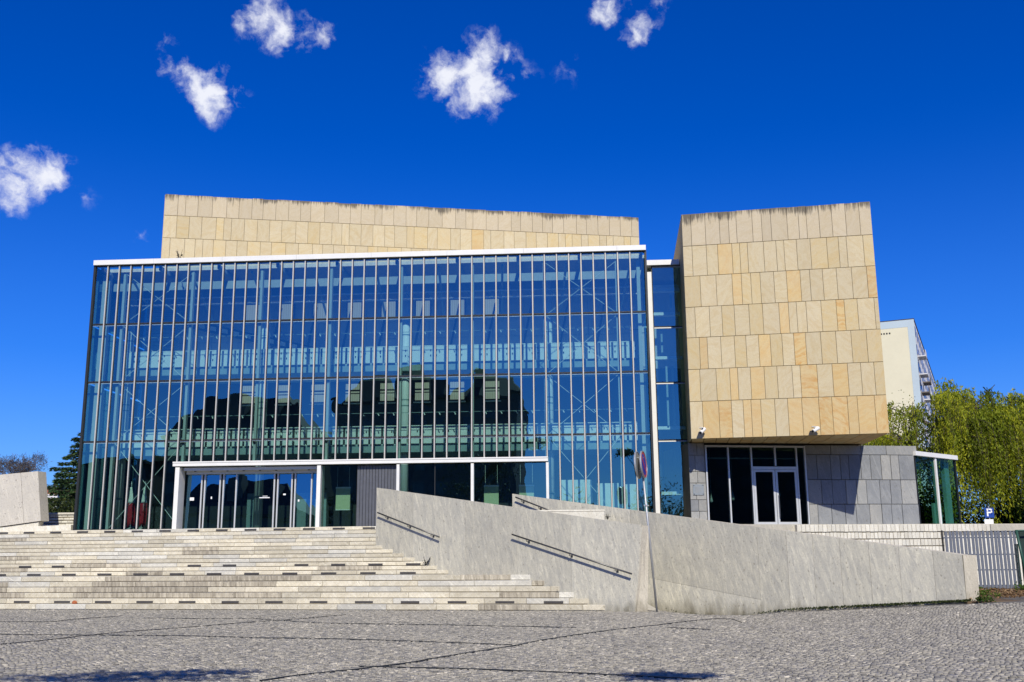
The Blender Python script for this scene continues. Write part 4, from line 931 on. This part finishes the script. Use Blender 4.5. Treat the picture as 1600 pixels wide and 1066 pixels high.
# the pole stands in front of the wall; keep it on the measured line of sight plane
m = MB(); m.tube([pb - Vector((0, 0, .2)), pt], .032, 12); m.build('pole', M_POLE, sg, smooth=True)
cpt = pb.lerp(pt, .928); fn = Vector((.945, -.325, 0)).normalized(); ft = Vector((-fn.y, fn.x, 0)); upv = (pt - pb).normalized(); ft = upv.cross(fn).normalized(); fn = ft.cross(upv).normalized()
RS = .405
def disc(c, r0_, r1_, th_, off, mat, name, n=40):
    m = MB(); q = c + fn * off
    vv = []
    for rad, o_ in ((r1_, 0), (r1_, th_), (r0_, th_), (r0_, 0)):
        for k in range(n):
            an = 2 * math.pi * k / n; m.v.append(tuple(q + (ft * math.cos(an) + upv * math.sin(an)) * rad + fn * o_))
    for a_, b_ in ((0, 1), (1, 2), (2, 3), (3, 0)):
        for k in range(n):
            k2 = (k + 1) % n; m.f.append((a_ * n + k, a_ * n + k2, b_ * n + k2, b_ * n + k)); m.mi.append(0)
    return m.build(name, mat, sg)
for sgn in (1, -1):
    o_ = .045 if sgn > 0 else -.13
    disc(cpt, .001, RS, .012, o_, M_POLE, 'backplate'); disc(cpt, RS - .008, RS + .012, .05, o_ - .02, M_POLE, 'rim')
    if sgn > 0:
        disc(cpt, .001, RS * .80, .002, o_ + .0125, M_SBLUE, 'blue_face'); disc(cpt, RS * .80, RS * .965, .0025, o_ + .0125, M_SRED, 'red_ring')
        m = MB(); q = cpt + fn * (o_ + .0155); dd_ = (ft * .707 + upv * -.707); ee = (ft * .707 + upv * .707)
        m.hexa([q + dd_ * sx * RS * .82 + ee * sy * .045 + fn * sz for sz in (0, .002) for sx, sy in ((-1, -1), (1, -1), (1, 1), (-1, 1))]); m.build('red_bar', M_SRED, sg)
m = MB(); m.box(Frame(cpt.x, cpt.y, math.atan2(fn.y, fn.x)), -.13, .05, -.045, .045, cpt.z + .2, cpt.z + .23); m.box(Frame(cpt.x, cpt.y, math.atan2(fn.y, fn.x)), -.13, .05, -.045, .045, cpt.z - .2, cpt.z - .17); m.build('clamp', M_POLE, sg)
q = pb.lerp(pt, .66); m = MB(); m.tube([q, q + upv * .05], .045, 12); m.box(Frame(q.x, q.y, 0), -.08, .08, -.015, .015, q.z + .01, q.z + .04); m.build('collar', M_POLE, sg)

# ------------------------------------------------------------------ slatted fence, gate and plants at the right
FE = Frame(14.30, 34.6, R(-2)); fz0, fz1 = .30, 2.345
fe = thing('slat_fence', 'grey fence of upright rounded slats before the white block wall', 'fence')
for k in range(19):
    a = .10 + k * .1235; m = MB(); w = .043; top = fz1 + random.uniform(-.012, .012); tl = random.uniform(-.008, .008)
    prof = [(-w, fz0), (w, fz0), (w, top - .05), (w * .7, top - .014), (0, top), (-w * .7, top - .014), (-w, top - .05)]
    m.prism([FE.p(a + x + tl * (z - fz0), .022, z) for x, z in prof], [FE.p(a + x + tl * (z - fz0), .0, z) for x, z in prof]); m.build('slat', M_FENCE, fe)
for z in (.55, 1.05, 1.55, 2.10):
    m = MB(); m.box(FE, .0, 2.40, .024, .055, z, z + .04); m.build('rail', M_FENCE, fe)
m = MB(); m.box(FE, -.04, .0, .0, .06, fz0 - .1, fz1 + .02); m.build('post', M_BLACK, fe)
gt = thing('green_gate', 'dark green metal gate post and panel at the right end of the fence', 'gate')
m = MB(); m.tube([FE.p(2.60, -.05, .5), FE.p(2.40, -.03, 2.36)], .045, 10); m.build('post', M_GREEN, gt, smooth=True)
m = MB(); m.box(FE, 2.30, 2.42, .0, .04, .5, 1.90); m.build('panel', M_GREEN2, gt)
m = MB(); m.box(FE, 2.62, 4.6, .25, .33, .2, 2.30); m.build('dark_leaf', M_GREEN2, gt)
m = MB(); m.tube([FE.p(2.44, -.03, 2.33), FE.p(4.6, .1, 2.36)], .03, 8); m.build('top_bar', M_GREEN, gt)
# soil bed with fallen leaves and ivy
def bed():
    n = 9000; x = RNG.uniform(11.9, 22, n); y = RNG.uniform(26.5, 34.5, n)
    k = (y > 33.2 - (x - 3.6) * .674 + .0) & (y > 28.6 + (x - 12) * -.12); x, y = x[k], y[k]
    z = ground_z(x, y) + RNG.uniform(.0, .05, x.size) + .02
    soup('leaf_litter', np.stack([x, y, z], 1), RNG.uniform(.05, .11, x.size), RNG.uniform(.03, .06, x.size), M_LITTER, D=RNG.normal(size=(x.size, 3)) * [1, 1, .25], kind='stuff', label='brown fallen leaves on the ground right of the stone wall')
    m = MB(); pts = [(12.2, 28.4), (22, 27.2), (22, 35), (13.4, 35.2)]
    m.prism([Vector((a, b, gz(a, b) - .3)) for a, b in pts], [Vector((a, b, gz(a, b) + .012)) for a, b in pts]); m.build('soil_bed', M_SOIL, kind='structure', label='bare soil strip right of the stone wall')
bed()
def bush(name, label, c, r, n, leaf, mat, group=None):
    t = thing(name, label, 'shrub', group=group); m = MB()
    for k in range(7):
        an = k * .9; e = c + Vector((math.cos(an) * r[0] * .7, math.sin(an) * r[1] * .7, r[2] * random.uniform(.5, .9))); m.tube([c, c.lerp(e, .5) + Vector((0, 0, r[2] * .15)), e], [.012, .008, .003], 5)
    m.build('stem', M_TRUNK, t)
    cl = RNG.normal(size=(max(8, n // 60), 3)) * .42; cl[:, 2] = np.abs(cl[:, 2]); P = cl[RNG.integers(0, len(cl), n)] + RNG.normal(size=(n, 3)) * .16
    P = np.clip(P, -1.1, 1.1); P[:, 2] = np.abs(P[:, 2]); P = P * np.array(r) + np.array(c)
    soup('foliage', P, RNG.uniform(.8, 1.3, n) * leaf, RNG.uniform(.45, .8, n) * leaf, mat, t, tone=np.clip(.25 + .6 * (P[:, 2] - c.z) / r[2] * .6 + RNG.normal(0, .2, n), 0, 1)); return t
bush('ivy_bush', 'low green ivy bush in front of the fence at the right edge', Vector((16.9, 33.2, .40)), (1.0, .7, .42), 1500, .085, M_IVY)
bush('small_weed_clump', 'small green weed clump at the lower right end of the stone wall', Vector((12.55, 28.0, .34)), (.34, .25, .26), 350, .06, M_IVY)
bush('creeping_ivy', 'creeping ivy runner at the foot of the fence', Vector((14.9, 33.9, .36)), (.8, .4, .22), 700, .07, M_IVY)
def moss():
    n = 5200; a = RNG.uniform(-1.5, 7.6, n) ** 1.0; d = -RNG.exponential(.07, n) - .01
    k = RNG.random(n) < np.clip((a - 1.0) / 6, .05, 1); a, d = a[k], d[k]
    P = np.array([tuple(WB.p(u_, v_, 0)) for u_, v_ in zip(a, d)]); P[:, 2] = ground_z(P[:, 0], P[:, 1]) + RNG.uniform(0, .05, len(P))
    soup('moss_strip', P, .05, .03, M_HEDGE, kind='stuff', label='moss and grass along the foot of the sloping wall')
moss()

# ------------------------------------------------------------------ trees
def limbs(m, base, h, r, n, spread, upf=.75, sub=4):
    """trunk with limbs, returns limb end points"""
    top = base + Vector((random.uniform(-.3, .3), random.uniform(-.3, .3), h)); m.tube([base - Vector((0, 0, .3)), base.lerp(top, .3) + Vector((.06, 0, 0)), base.lerp(top, .65), top], [r * 1.25, r, r * .75, r * .4], 9); ends = []
    for k in range(n):
        t = random.uniform(.45, .98); s_ = base.lerp(top, t); an = k * 2.4 + random.uniform(-.4, .4)
        e = s_ + Vector((math.cos(an) * spread, math.sin(an) * spread, spread * upf)) * random.uniform(.6, 1.05); mid = s_.lerp(e, .5) + Vector((0, 0, spread * .12))
        m.tube([s_, mid, e], [r * .45, r * .28, r * .12], 6); ends.append(e)
        for _ in range(sub):
            e2 = mid.lerp(e, random.uniform(.2, 1)) + Vector((random.uniform(-1, 1), random.uniform(-1, 1), random.uniform(.1, .9))) * spread * .45; m.tube([mid.lerp(e, .4), e2], [r * .16, r * .05], 5); ends.append(e2)
    return ends
def willow(label, base, h, spread, mat, ns, seed, droop=1.0, zmin=3.0):
    random.seed(seed); t = thing('willow_tree', label, 'tree', group='willow trees behind the terrace'); m = MB()
    ends = limbs(m, base, h * .62, .34, 11, spread, .62, 6); m.build('trunk', M_TRUNK, t)
    Ps, Ds, Ts = [], [], []; tw = MB(); TONE = [random.gauss(0, .22) for _ in ends]
    groups = []
    for _ in range(ns // 14):
        id_e = random.randrange(len(ends)); g_ = ends[id_e] + Vector((random.gauss(0, .6), random.gauss(0, .6), random.gauss(.0, .3))); rad_ = math.hypot(g_.x - base.x, g_.y - base.y); g_.z = min(g_.z, base.z + h * .93 - .30 * rad_ - .05 * rad_ * rad_); groups.append((id_e, g_, random.gauss(0, .2), random.uniform(.55, 1.25)))
    for k in range(ns):
        id_e, gc, gtone, glen = groups[k % len(groups)]; s_ = gc + Vector((random.gauss(0, .24), random.gauss(0, .24), random.gauss(0, .16)))
        ln = random.uniform(1.9, 4.4) * droop * glen; ln = min(ln, s_.z - zmin); od = Vector((gc.x - base.x, gc.y - base.y, 0)); od = od.normalized() if od.length > .1 else od; dr = od * random.uniform(.3, 2.0) + Vector((random.gauss(0, .5), random.gauss(0, .5), 0)); q = int(ln * 10)
        if q < 4: continue
        u = np.linspace(0, 1, q); arch = .45 * np.sin(np.minimum(u * 2.2, 1) * np.pi / 2)
        P = np.stack([s_.x + dr.x * arch + .10 * np.sin(u * 5 + k), s_.y + dr.y * arch, s_.z + .35 * np.sin(np.minimum(u * 5, np.pi)) - ln * u ** 1.25], 1) + RNG.normal(0, .045, (q, 3))
        Ps.append(P); D = np.tile([dr.x * .15, dr.y * .15, -1.0], (q, 1)) + RNG.normal(0, .5, (q, 3)); Ds.append(D)
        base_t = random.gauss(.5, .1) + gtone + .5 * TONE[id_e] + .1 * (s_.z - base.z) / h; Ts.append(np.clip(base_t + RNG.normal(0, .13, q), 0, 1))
        if k % 5 == 0: tw.tube([P[0], P[q // 3], P[2 * q // 3], P[-1]], [.014, .011, .008, .004], 4, False)
    P = np.concatenate(Ps); n = len(P)
    soup('crown', P, RNG.uniform(.14, .27, n), RNG.uniform(.045, .085, n), mat, t, np.concatenate(Ds), np.concatenate(Ts)); tw.build('hanging_twig', M_TRUNK, t); return t
willow('broad green willow with drooping strands right of the sandstone tower', Vector((24.6, 58, 2.7)), 9.8, 2.8, M_WILLOW, 1500, 11)
willow('tall yellow green willow behind the parking sign at the right', Vector((30.0, 60, 2.7)), 10.6, 2.9, M_WILLOW, 1750, 23)
willow('yellow willow with long strands at the right edge', Vector((32.2, 55.5, 2.7)), 9.2, 2.5, M_WILLOWY, 1150, 37)
random.seed(51)
def leafy(name, label, base, h, spread, n, leaf, mat, group=None, clump=.55, r=.22, nl=9, trunkmat=None, cf=.6):
    t = thing(name, label, 'tree', group=group); m = MB(); ends = limbs(m, base, h * cf, r, nl, spread, .7, 4); m.build('trunk', trunkmat or M_TRUNK, t)
    E = np.array([tuple(e) for e in ends]); P = E[RNG.integers(0, len(E), n)] + RNG.normal(size=(n, 3)) * clump
    soup('crown', P, RNG.uniform(.7, 1.3, n) * leaf, RNG.uniform(.4, .75, n) * leaf, mat, t, tone=np.clip(RNG.normal(.5, .2, n) + .06 * (P[:, 2] - P[:, 2].mean()), 0, 1)); return t
leafy('young_tree', 'thin leafed tree between the sandstone tower and the apartment block', Vector((23.4, 60, 2.7)), 9.8, 1.7, 1500, .13, M_BUSHY, r=.16, clump=.5, nl=12)
leafy('young_tree', 'bushy green tree behind the glass pavilion', Vector((23.2, 66, 2.7)), 8.6, 2.2, 5200, .15, M_BUSHY, r=.18, clump=.6, nl=12)
# spruce beside the glass front
def spruce():
    random.seed(5); b = Vector((-24.2, 60, 2.7)); h = 7.9; t = thing('spruce_tree', 'dark green spruce beside the left corner of the glass front', 'tree'); m = MB(); m.tube([b - Vector((0, 0, .3)), b + Vector((0, 0, h * .5)), b + Vector((0, 0, h))], [.2, .12, .02], 8); Ps, Ds = [], []
    for lv in range(22):
        f = lv / 22; z = .5 + f * (h - .7); ln = 4.3 * (1 - f) ** .8 + .3
        for k in range(9):
            an = k * .698 + lv * .43 + random.uniform(-.15, .15); l2 = ln * random.uniform(.78, 1.08); dv_ = Vector((math.cos(an), math.sin(an), 0)); s_ = b + Vector((0, 0, z))
            bend = [s_, s_ + dv_ * l2 * .5 - Vector((0, 0, .12 * l2)), s_ + dv_ * l2 + Vector((0, 0, -.10 * l2))]; m.tube(bend, [.035, .022, .006], 4, False)
            q = int(l2 * 62) + 12; u = RNG.random(q) ** .8; side = np.array([-dv_.y, dv_.x, 0]); wv = RNG.uniform(-1, 1, q) * .34 * (1.05 - u) * min(1.6, l2 * .6)
            P = np.array(b) + [0, 0, z] + np.outer(u * l2, np.array(dv_)) + np.outer(wv, side); P[:, 2] += -.22 * l2 * u * (1 - .45 * u) - RNG.uniform(0, .34, q) * (1 - u * .5)
            Ps.append(P); Ds.append(np.outer(np.ones(q), np.array(dv_)) * .7 + np.outer(np.sign(wv), side) * .8 + RNG.normal(0, .3, (q, 3)) + [0, 0, -.25])
    m.build('trunk', M_TRUNK, t); P = np.concatenate(Ps); soup('crown', P, .34, .085, M_SPRUCE, t, np.concatenate(Ds))
spruce()
def bare_tree():
    random.seed(9); b = Vector((-34.2, 70, 2.7)); t = thing('bare_tree', 'bare twiggy tree behind the corner wall at the left edge', 'tree'); m = MB(); tips = []
    def grow(p, d, l, r, lv):
        e = p + d * l + Vector((random.uniform(-.1, .1), random.uniform(-.1, .1), .05)) * l; m.tube([p, p.lerp(e, .5) + Vector((random.uniform(-.05, .05), 0, 0)) * l, e], [r, r * .8, r * .6], 5 if lv > 2 else 3, False)
        if lv == 0: tips.append(e); return
        for k in range(3 if lv > 1 else 4):
            dd = (d * .8 + Vector((random.gauss(0, .42), random.gauss(0, .42), random.gauss(.12, .2)))).normalized(); grow(p.lerp(e, random.uniform(.5, 1)), dd, l * random.uniform(.62, .82), r * .55, lv - 1)
    grow(b, Vector((0, 0, 1)), 2.5, .15, 5); m.build('trunk', M_BIRCH, t)
    E = np.array([tuple(e) for e in tips]); P = E[RNG.integers(0, len(E), 3600)] + RNG.normal(0, .14, (3600, 3)); soup('crown', P, .32, .028, M_TWIG, t)
bare_tree()
for x, y, r_, lab in ((-21.9, 49.5, (1.9, 1.0, 1.7), 'dark green juniper shrub under the spruce, behind the white block wall'), (-24.6, 50.0, (1.5, 1.0, 1.9), 'dark green juniper shrub beside the corner wall at the left')):
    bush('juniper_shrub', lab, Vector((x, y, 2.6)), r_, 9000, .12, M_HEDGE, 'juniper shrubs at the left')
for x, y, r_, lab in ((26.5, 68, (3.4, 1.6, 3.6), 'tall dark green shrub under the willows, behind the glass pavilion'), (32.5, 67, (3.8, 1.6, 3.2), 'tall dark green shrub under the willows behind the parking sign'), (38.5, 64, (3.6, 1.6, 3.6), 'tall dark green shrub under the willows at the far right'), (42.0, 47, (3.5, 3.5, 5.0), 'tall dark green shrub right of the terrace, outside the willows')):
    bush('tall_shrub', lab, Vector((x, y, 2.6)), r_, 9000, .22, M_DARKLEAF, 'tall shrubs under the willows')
# small red house far left
hs_ = thing('brick_house', 'small red brick house top seen past the corner wall at the left', 'house'); HF = Frame(-53.9, 120, R(8))
m = MB(); m.box(HF, -.8, .75, 0, 7, 2.6, 9.2); m.build('wall', M_WRENDER, hs_); m = MB(); m.box(HF, -.8, .75, 0, 7, 9.2, 9.9); m.build('brick_storey', M_ROOFRED, hs_)
m = MB(); m.box(HF, -.95, .9, -.15, 7.3, 9.91, 10.05); m.build('roof', M_ROOFDARK, hs_)
m = MB(); m.box(HF, -.3, .1, -.05, -.005, 9.35, 9.75); m.build('window', M_WINDOW, hs_)
# parking sign
ps = thing('parking_sign', 'square blue parking sign with a white P under the willows', 'road sign'); PF = Frame(25.12, 54.6, 0)
m = MB(); m.tube([PF.p(0, .05, 2.6), PF.p(0, .05, 4.05)], .035, 8); m.build('pole', M_POLE, ps); m = MB(); m.slab(PF, -.25, .25, 0, .03, 3.44, 3.96, .01); m.build('plate', M_PBLUE, ps)
m = MB(); m.box(PF, -.14, -.06, -.012, -.002, 3.52, 3.92); m.box(PF, -.06, .08, -.012, -.002, 3.85, 3.92); m.box(PF, -.06, .08, -.012, -.002, 3.68, 3.75); m.box(PF, .08, .15, -.012, -.002, 3.70, 3.90); m.build('letter', M_SWHITE, ps)
m = MB(); m.slab(PF, -.30, .18, .0, .03, 3.02, 3.36, .01); m.build('lower_plate', M_SWHITE, ps)

# ------------------------------------------------------------------ far apartment tower
def tower_block():
    t = thing('apartment_tower', 'tall cream apartment tower with pale blue edges far behind the willows', 'building')
    c = Vector((63.4, 157, 0)); side = Vector((.418, .909, 0)).normalized(); gab = Vector((-.909, .418, 0)).normalized(); Z = lambda p, z: Vector((p.x, p.y, z)); H = 37.8; B0 = 2.0
    m = MB(); m.prism([Z(p, B0) for p in (c, c + side * 75, c + side * 75 + gab * 13, c + gab * 13)], [Z(p, H) for p in (c, c + side * 75, c + side * 75 + gab * 13, c + gab * 13)]); m.build('wall', M_WRENDER, t)
    GF = Frame(c.x, c.y, math.atan2(-gab.y, -gab.x)); SF = Frame(c.x, c.y, math.atan2(side.y, side.x))
    m = MB(); m.box(GF, -13, -.95, -.12, .0, B0, H - 1.1); m.build('gable', M_CREAM, t); m = MB(); m.box(GF, -13, .05, -.14, .0, H - 1.1, H + .05); m.box(GF, -.95, .05, -.14, .0, B0, H - 1.1); m.build('trim', M_PBLUEW, t)
    m = MB(); m.prism([Z(p, H + .06) for p in (c - side * .15 - gab * .1, c + side * 75 - gab * .1, c + side * 75 + gab * 13.1, c - side * .15 + gab * 13.1)], [Z(p, H + .2) for p in (c - side * .15 - gab * .1, c + side * 75 - gab * .1, c + side * 75 + gab * 13.1, c - side * .15 + gab * 13.1)]); m.build('roof', M_ROOFDARK, t)
    for k in range(4): m = MB(); m.box(GF, -5.05 + k * .42, -4.83 + k * .42, -.15, -.13, H - 2.0, H - 1.75); m.build('vent', M_BLACK, t)
    q = MB(); q.box(ID, 0, 1.7, -.06, 0, 0, 1.5); wm = bpy.data.meshes.new('window'); wm.from_pydata(q.v, [], q.f); wm.materials.append(M_WINDOW)
    for f in range(12):
        for k in range(16):
            o = link('window', wm, t, loc=SF.p(1.4 + k * 4.55, -.0, B0 + 1.6 + f * 2.9)); o.rotation_euler.z = SF.yaw
    for f in range(11):
        for k in (0, 1):
            if random.random() < .8 or f < 5:
                m = MB(); a = 2.0 + k * 8.5; z = B0 + 1.2 + f * 2.9; m.box(SF, a, a + 3.6, -1.25, -.07, z, z + .16); m.box(SF, a, a + 3.6, -1.25, -1.18, z + .16, z + 1.05); m.build('balcony', M_GREEN if (f == 7 and k == 0) else (M_INGREY if random.random() < .6 else M_BGDARK), t)
tower_block()

# ------------------------------------------------------------------ street side behind the camera (seen mirrored in the glass)
def block(label, x0, x1, y0, y1, H, mat, extras=(), step=3.0):
    t = thing('town_house', label, 'building', group='buildings across the square'); m = MB(); m.box(ID, x0, x1, y0, y1, -.3, H); m.build('wall', mat, t)
    m = MB(); m.box(ID, x0 - .3, x1 + .3, y0 - .3, y1 + .3, H + .003, H + .35); m.build('roof', M_ROOFDARK, t)
    for a0, a1, b0, b1, h in extras: m = MB(); m.box(ID, a0, a1, b0, b1, H + .35, H + .35 + h); m.build('roof_box', M_BGDARK, t)
    q = MB(); q.box(ID, -.7, .7, 0, .06, -.8, .8); wm = bpy.data.meshes.new('window'); wm.from_pydata(q.v, [], q.f); wm.materials.append(M_WINDOW); nx = int((x1 - x0 - 2) / 3.4)
    for k in range(nx):
        for f in range(int((H - 1.5) / step)): link('window', wm, t, loc=(x0 + 2 + k * 3.4, y1, 2.2 + f * step))
    return t
block('tall dark apartment block across the square', -39.4, -13.2, -74, -60, 23.2, M_BGDARK, ((-30.4, -26.6, -66, -61, 5.2), (-20.0, -18.6, -66, -63, 4.6), (-25.6, -23.2, -64, -60.5, 2.6)))
block('lower dark town house across the square', -64.8, -43.0, -72, -60, 18.6, M_BGDARK, ((-55.5, -53.8, -65, -62.5, 6.6), (-49, -47.6, -66, -62.5, 5.6)))
def gable(name_of, x0, x1, y0, y1, z0, z1):
    o = [q for q in bpy.data.objects if q.get('label') == name_of][0]; m = MB(); ym = (y0 + y1) / 2; e = (x1 - x0) * .22
    m.poly([(x0, y0, z0), (x1, y0, z0), (x1 - e, ym, z1), (x0 + e, ym, z1)]); m.poly([(x1, y1, z0), (x0, y1, z0), (x0 + e, ym, z1), (x1 - e, ym, z1)]); m.poly([(x0, y1, z0), (x0, y0, z0), (x0 + e, ym, z1)]); m.poly([(x1, y0, z0), (x1, y1, z0), (x1 - e, ym, z1)]); m.poly([(x0, y0, z0), (x0, y1, z0), (x1, y1, z0), (x1, y0, z0)])
    m.build('pitched_roof', M_ROOFDARK, o)
gable('lower dark town house across the square', -65.2, -42.6, -72, -59.6, 18.96, 25.2)
gable('tall dark apartment block across the square', -38.6, -31.5, -72, -59.8, 23.6, 28.0)
gable('tall dark apartment block across the square', -22.0, -13.0, -72, -59.8, 23.6, 27.2)
block('low dark flat roofed building across the square', -92, -67.4, -76, -60, 15.6, M_BGDARK)
block('long dark house across the square on the right', 34, 92, -62, -48, 17.5, M_BGDARK, ((40, 46, -58, -50, 3.0),))
def street_tree(label, base, h, spread, n, leaf, cl=.55, seed=3, extra=None):
    random.seed(seed); t = thing('street_tree', label, 'tree', group='street trees across the square'); m = MB(); ends = limbs(m, base, h * .6, .2, 9, spread, .7, 4)
    E = np.array([tuple(e) for e in ends])
    for e_ in (extra or []): m.tube([base + Vector((0, 0, h * .55)), (base + Vector((0, 0, h * .75))).lerp(e_[0], .6), e_[0]], [.06, .04, .015], 6)
    m.build('trunk', M_TRUNK, t); P = E[RNG.integers(0, len(E), n)] + RNG.normal(size=(n, 3)) * cl
    for e_ in (extra or []): P = np.concatenate([P, np.array(e_[0]) + RNG.normal(size=(e_[2], 3)) * np.array([1.5, 1, .6]) * e_[1]])
    soup('crown', P, RNG.uniform(.7, 1.3, len(P)) * leaf, RNG.uniform(.4, .8, len(P)) * leaf, M_DARKLEAF, t)
TL_ = ['bushy street tree before the gap between the two dark blocks', 'slim street tree before the left end of the tall dark block', 'bushy street tree before the middle of the tall dark block', 'slim low street tree before the right end of the tall dark block', 'bushy street tree before the lower dark town house', 'slim street tree in the open just right of the tall dark block', 'bushy street tree in the open across the square, straight behind the viewer', 'slim low street tree across the square right of the bushy one', 'bushy street tree across the square left of the long dark house', 'slim street tree across the square nearest the long dark house', 'bushy street tree before the left end of the lower dark town house']
for i, (x, y, h) in enumerate(((-42, -38, 13), (-35, -40, 12), (-29, -36, 11.5), (-22, -40, 9.5), (-50, -42, 12), (-9, -45, 8.5), (-3.5, -42, 9), (2.5, -45, 8), (9, -40, 10), (16, -44, 9.5), (-57, -40, 10))):
    street_tree(TL_[i], Vector((x, y, 0)), h, 2.6 if i % 2 == 0 else 1.8, 1500, .30, .7, 60 + i)
street_tree('large tree shading the near left corner of the square', Vector((-8.6, -2.6, 0)), 12.4, 2.4, 1300, .2, .45, 91, extra=[(Vector((x + 1.39, y - 12.34, 10.0)), r_, n_) for x, y, r_, n_ in [(q0, q1, q2 * 1.35, int(q3 * .42)) for q0, q1, q2, q3 in ((-6.8, 14.9, .17, 170), (-6.3, 15.0, .13, 110), (-6.0, 15.35, .12, 70), (-5.6, 15.0, .2, 200), (-5.3, 15.35, .13, 90), (-5.0, 15.05, .2, 230), (-4.75, 15.5, .13, 110), (-4.45, 15.2, .18, 190), (-4.3, 15.65, .10, 80), (-4.05, 15.45, .12, 70), (-5.1, 14.7, .2, 200), (-4.4, 14.75, .15, 120), (-5.9, 14.7, .16, 140))]])
street_tree('large tree by the near right side of the square', Vector((4.6, -3.0, 0)), 9.0, 2.0, 1300, .2, .45, 93, extra=[(Vector((3.30, 3.45, 9.0)), .2, 420)])
import sys; print('slabs', n_slab, 'objects', len(bpy.data.objects))
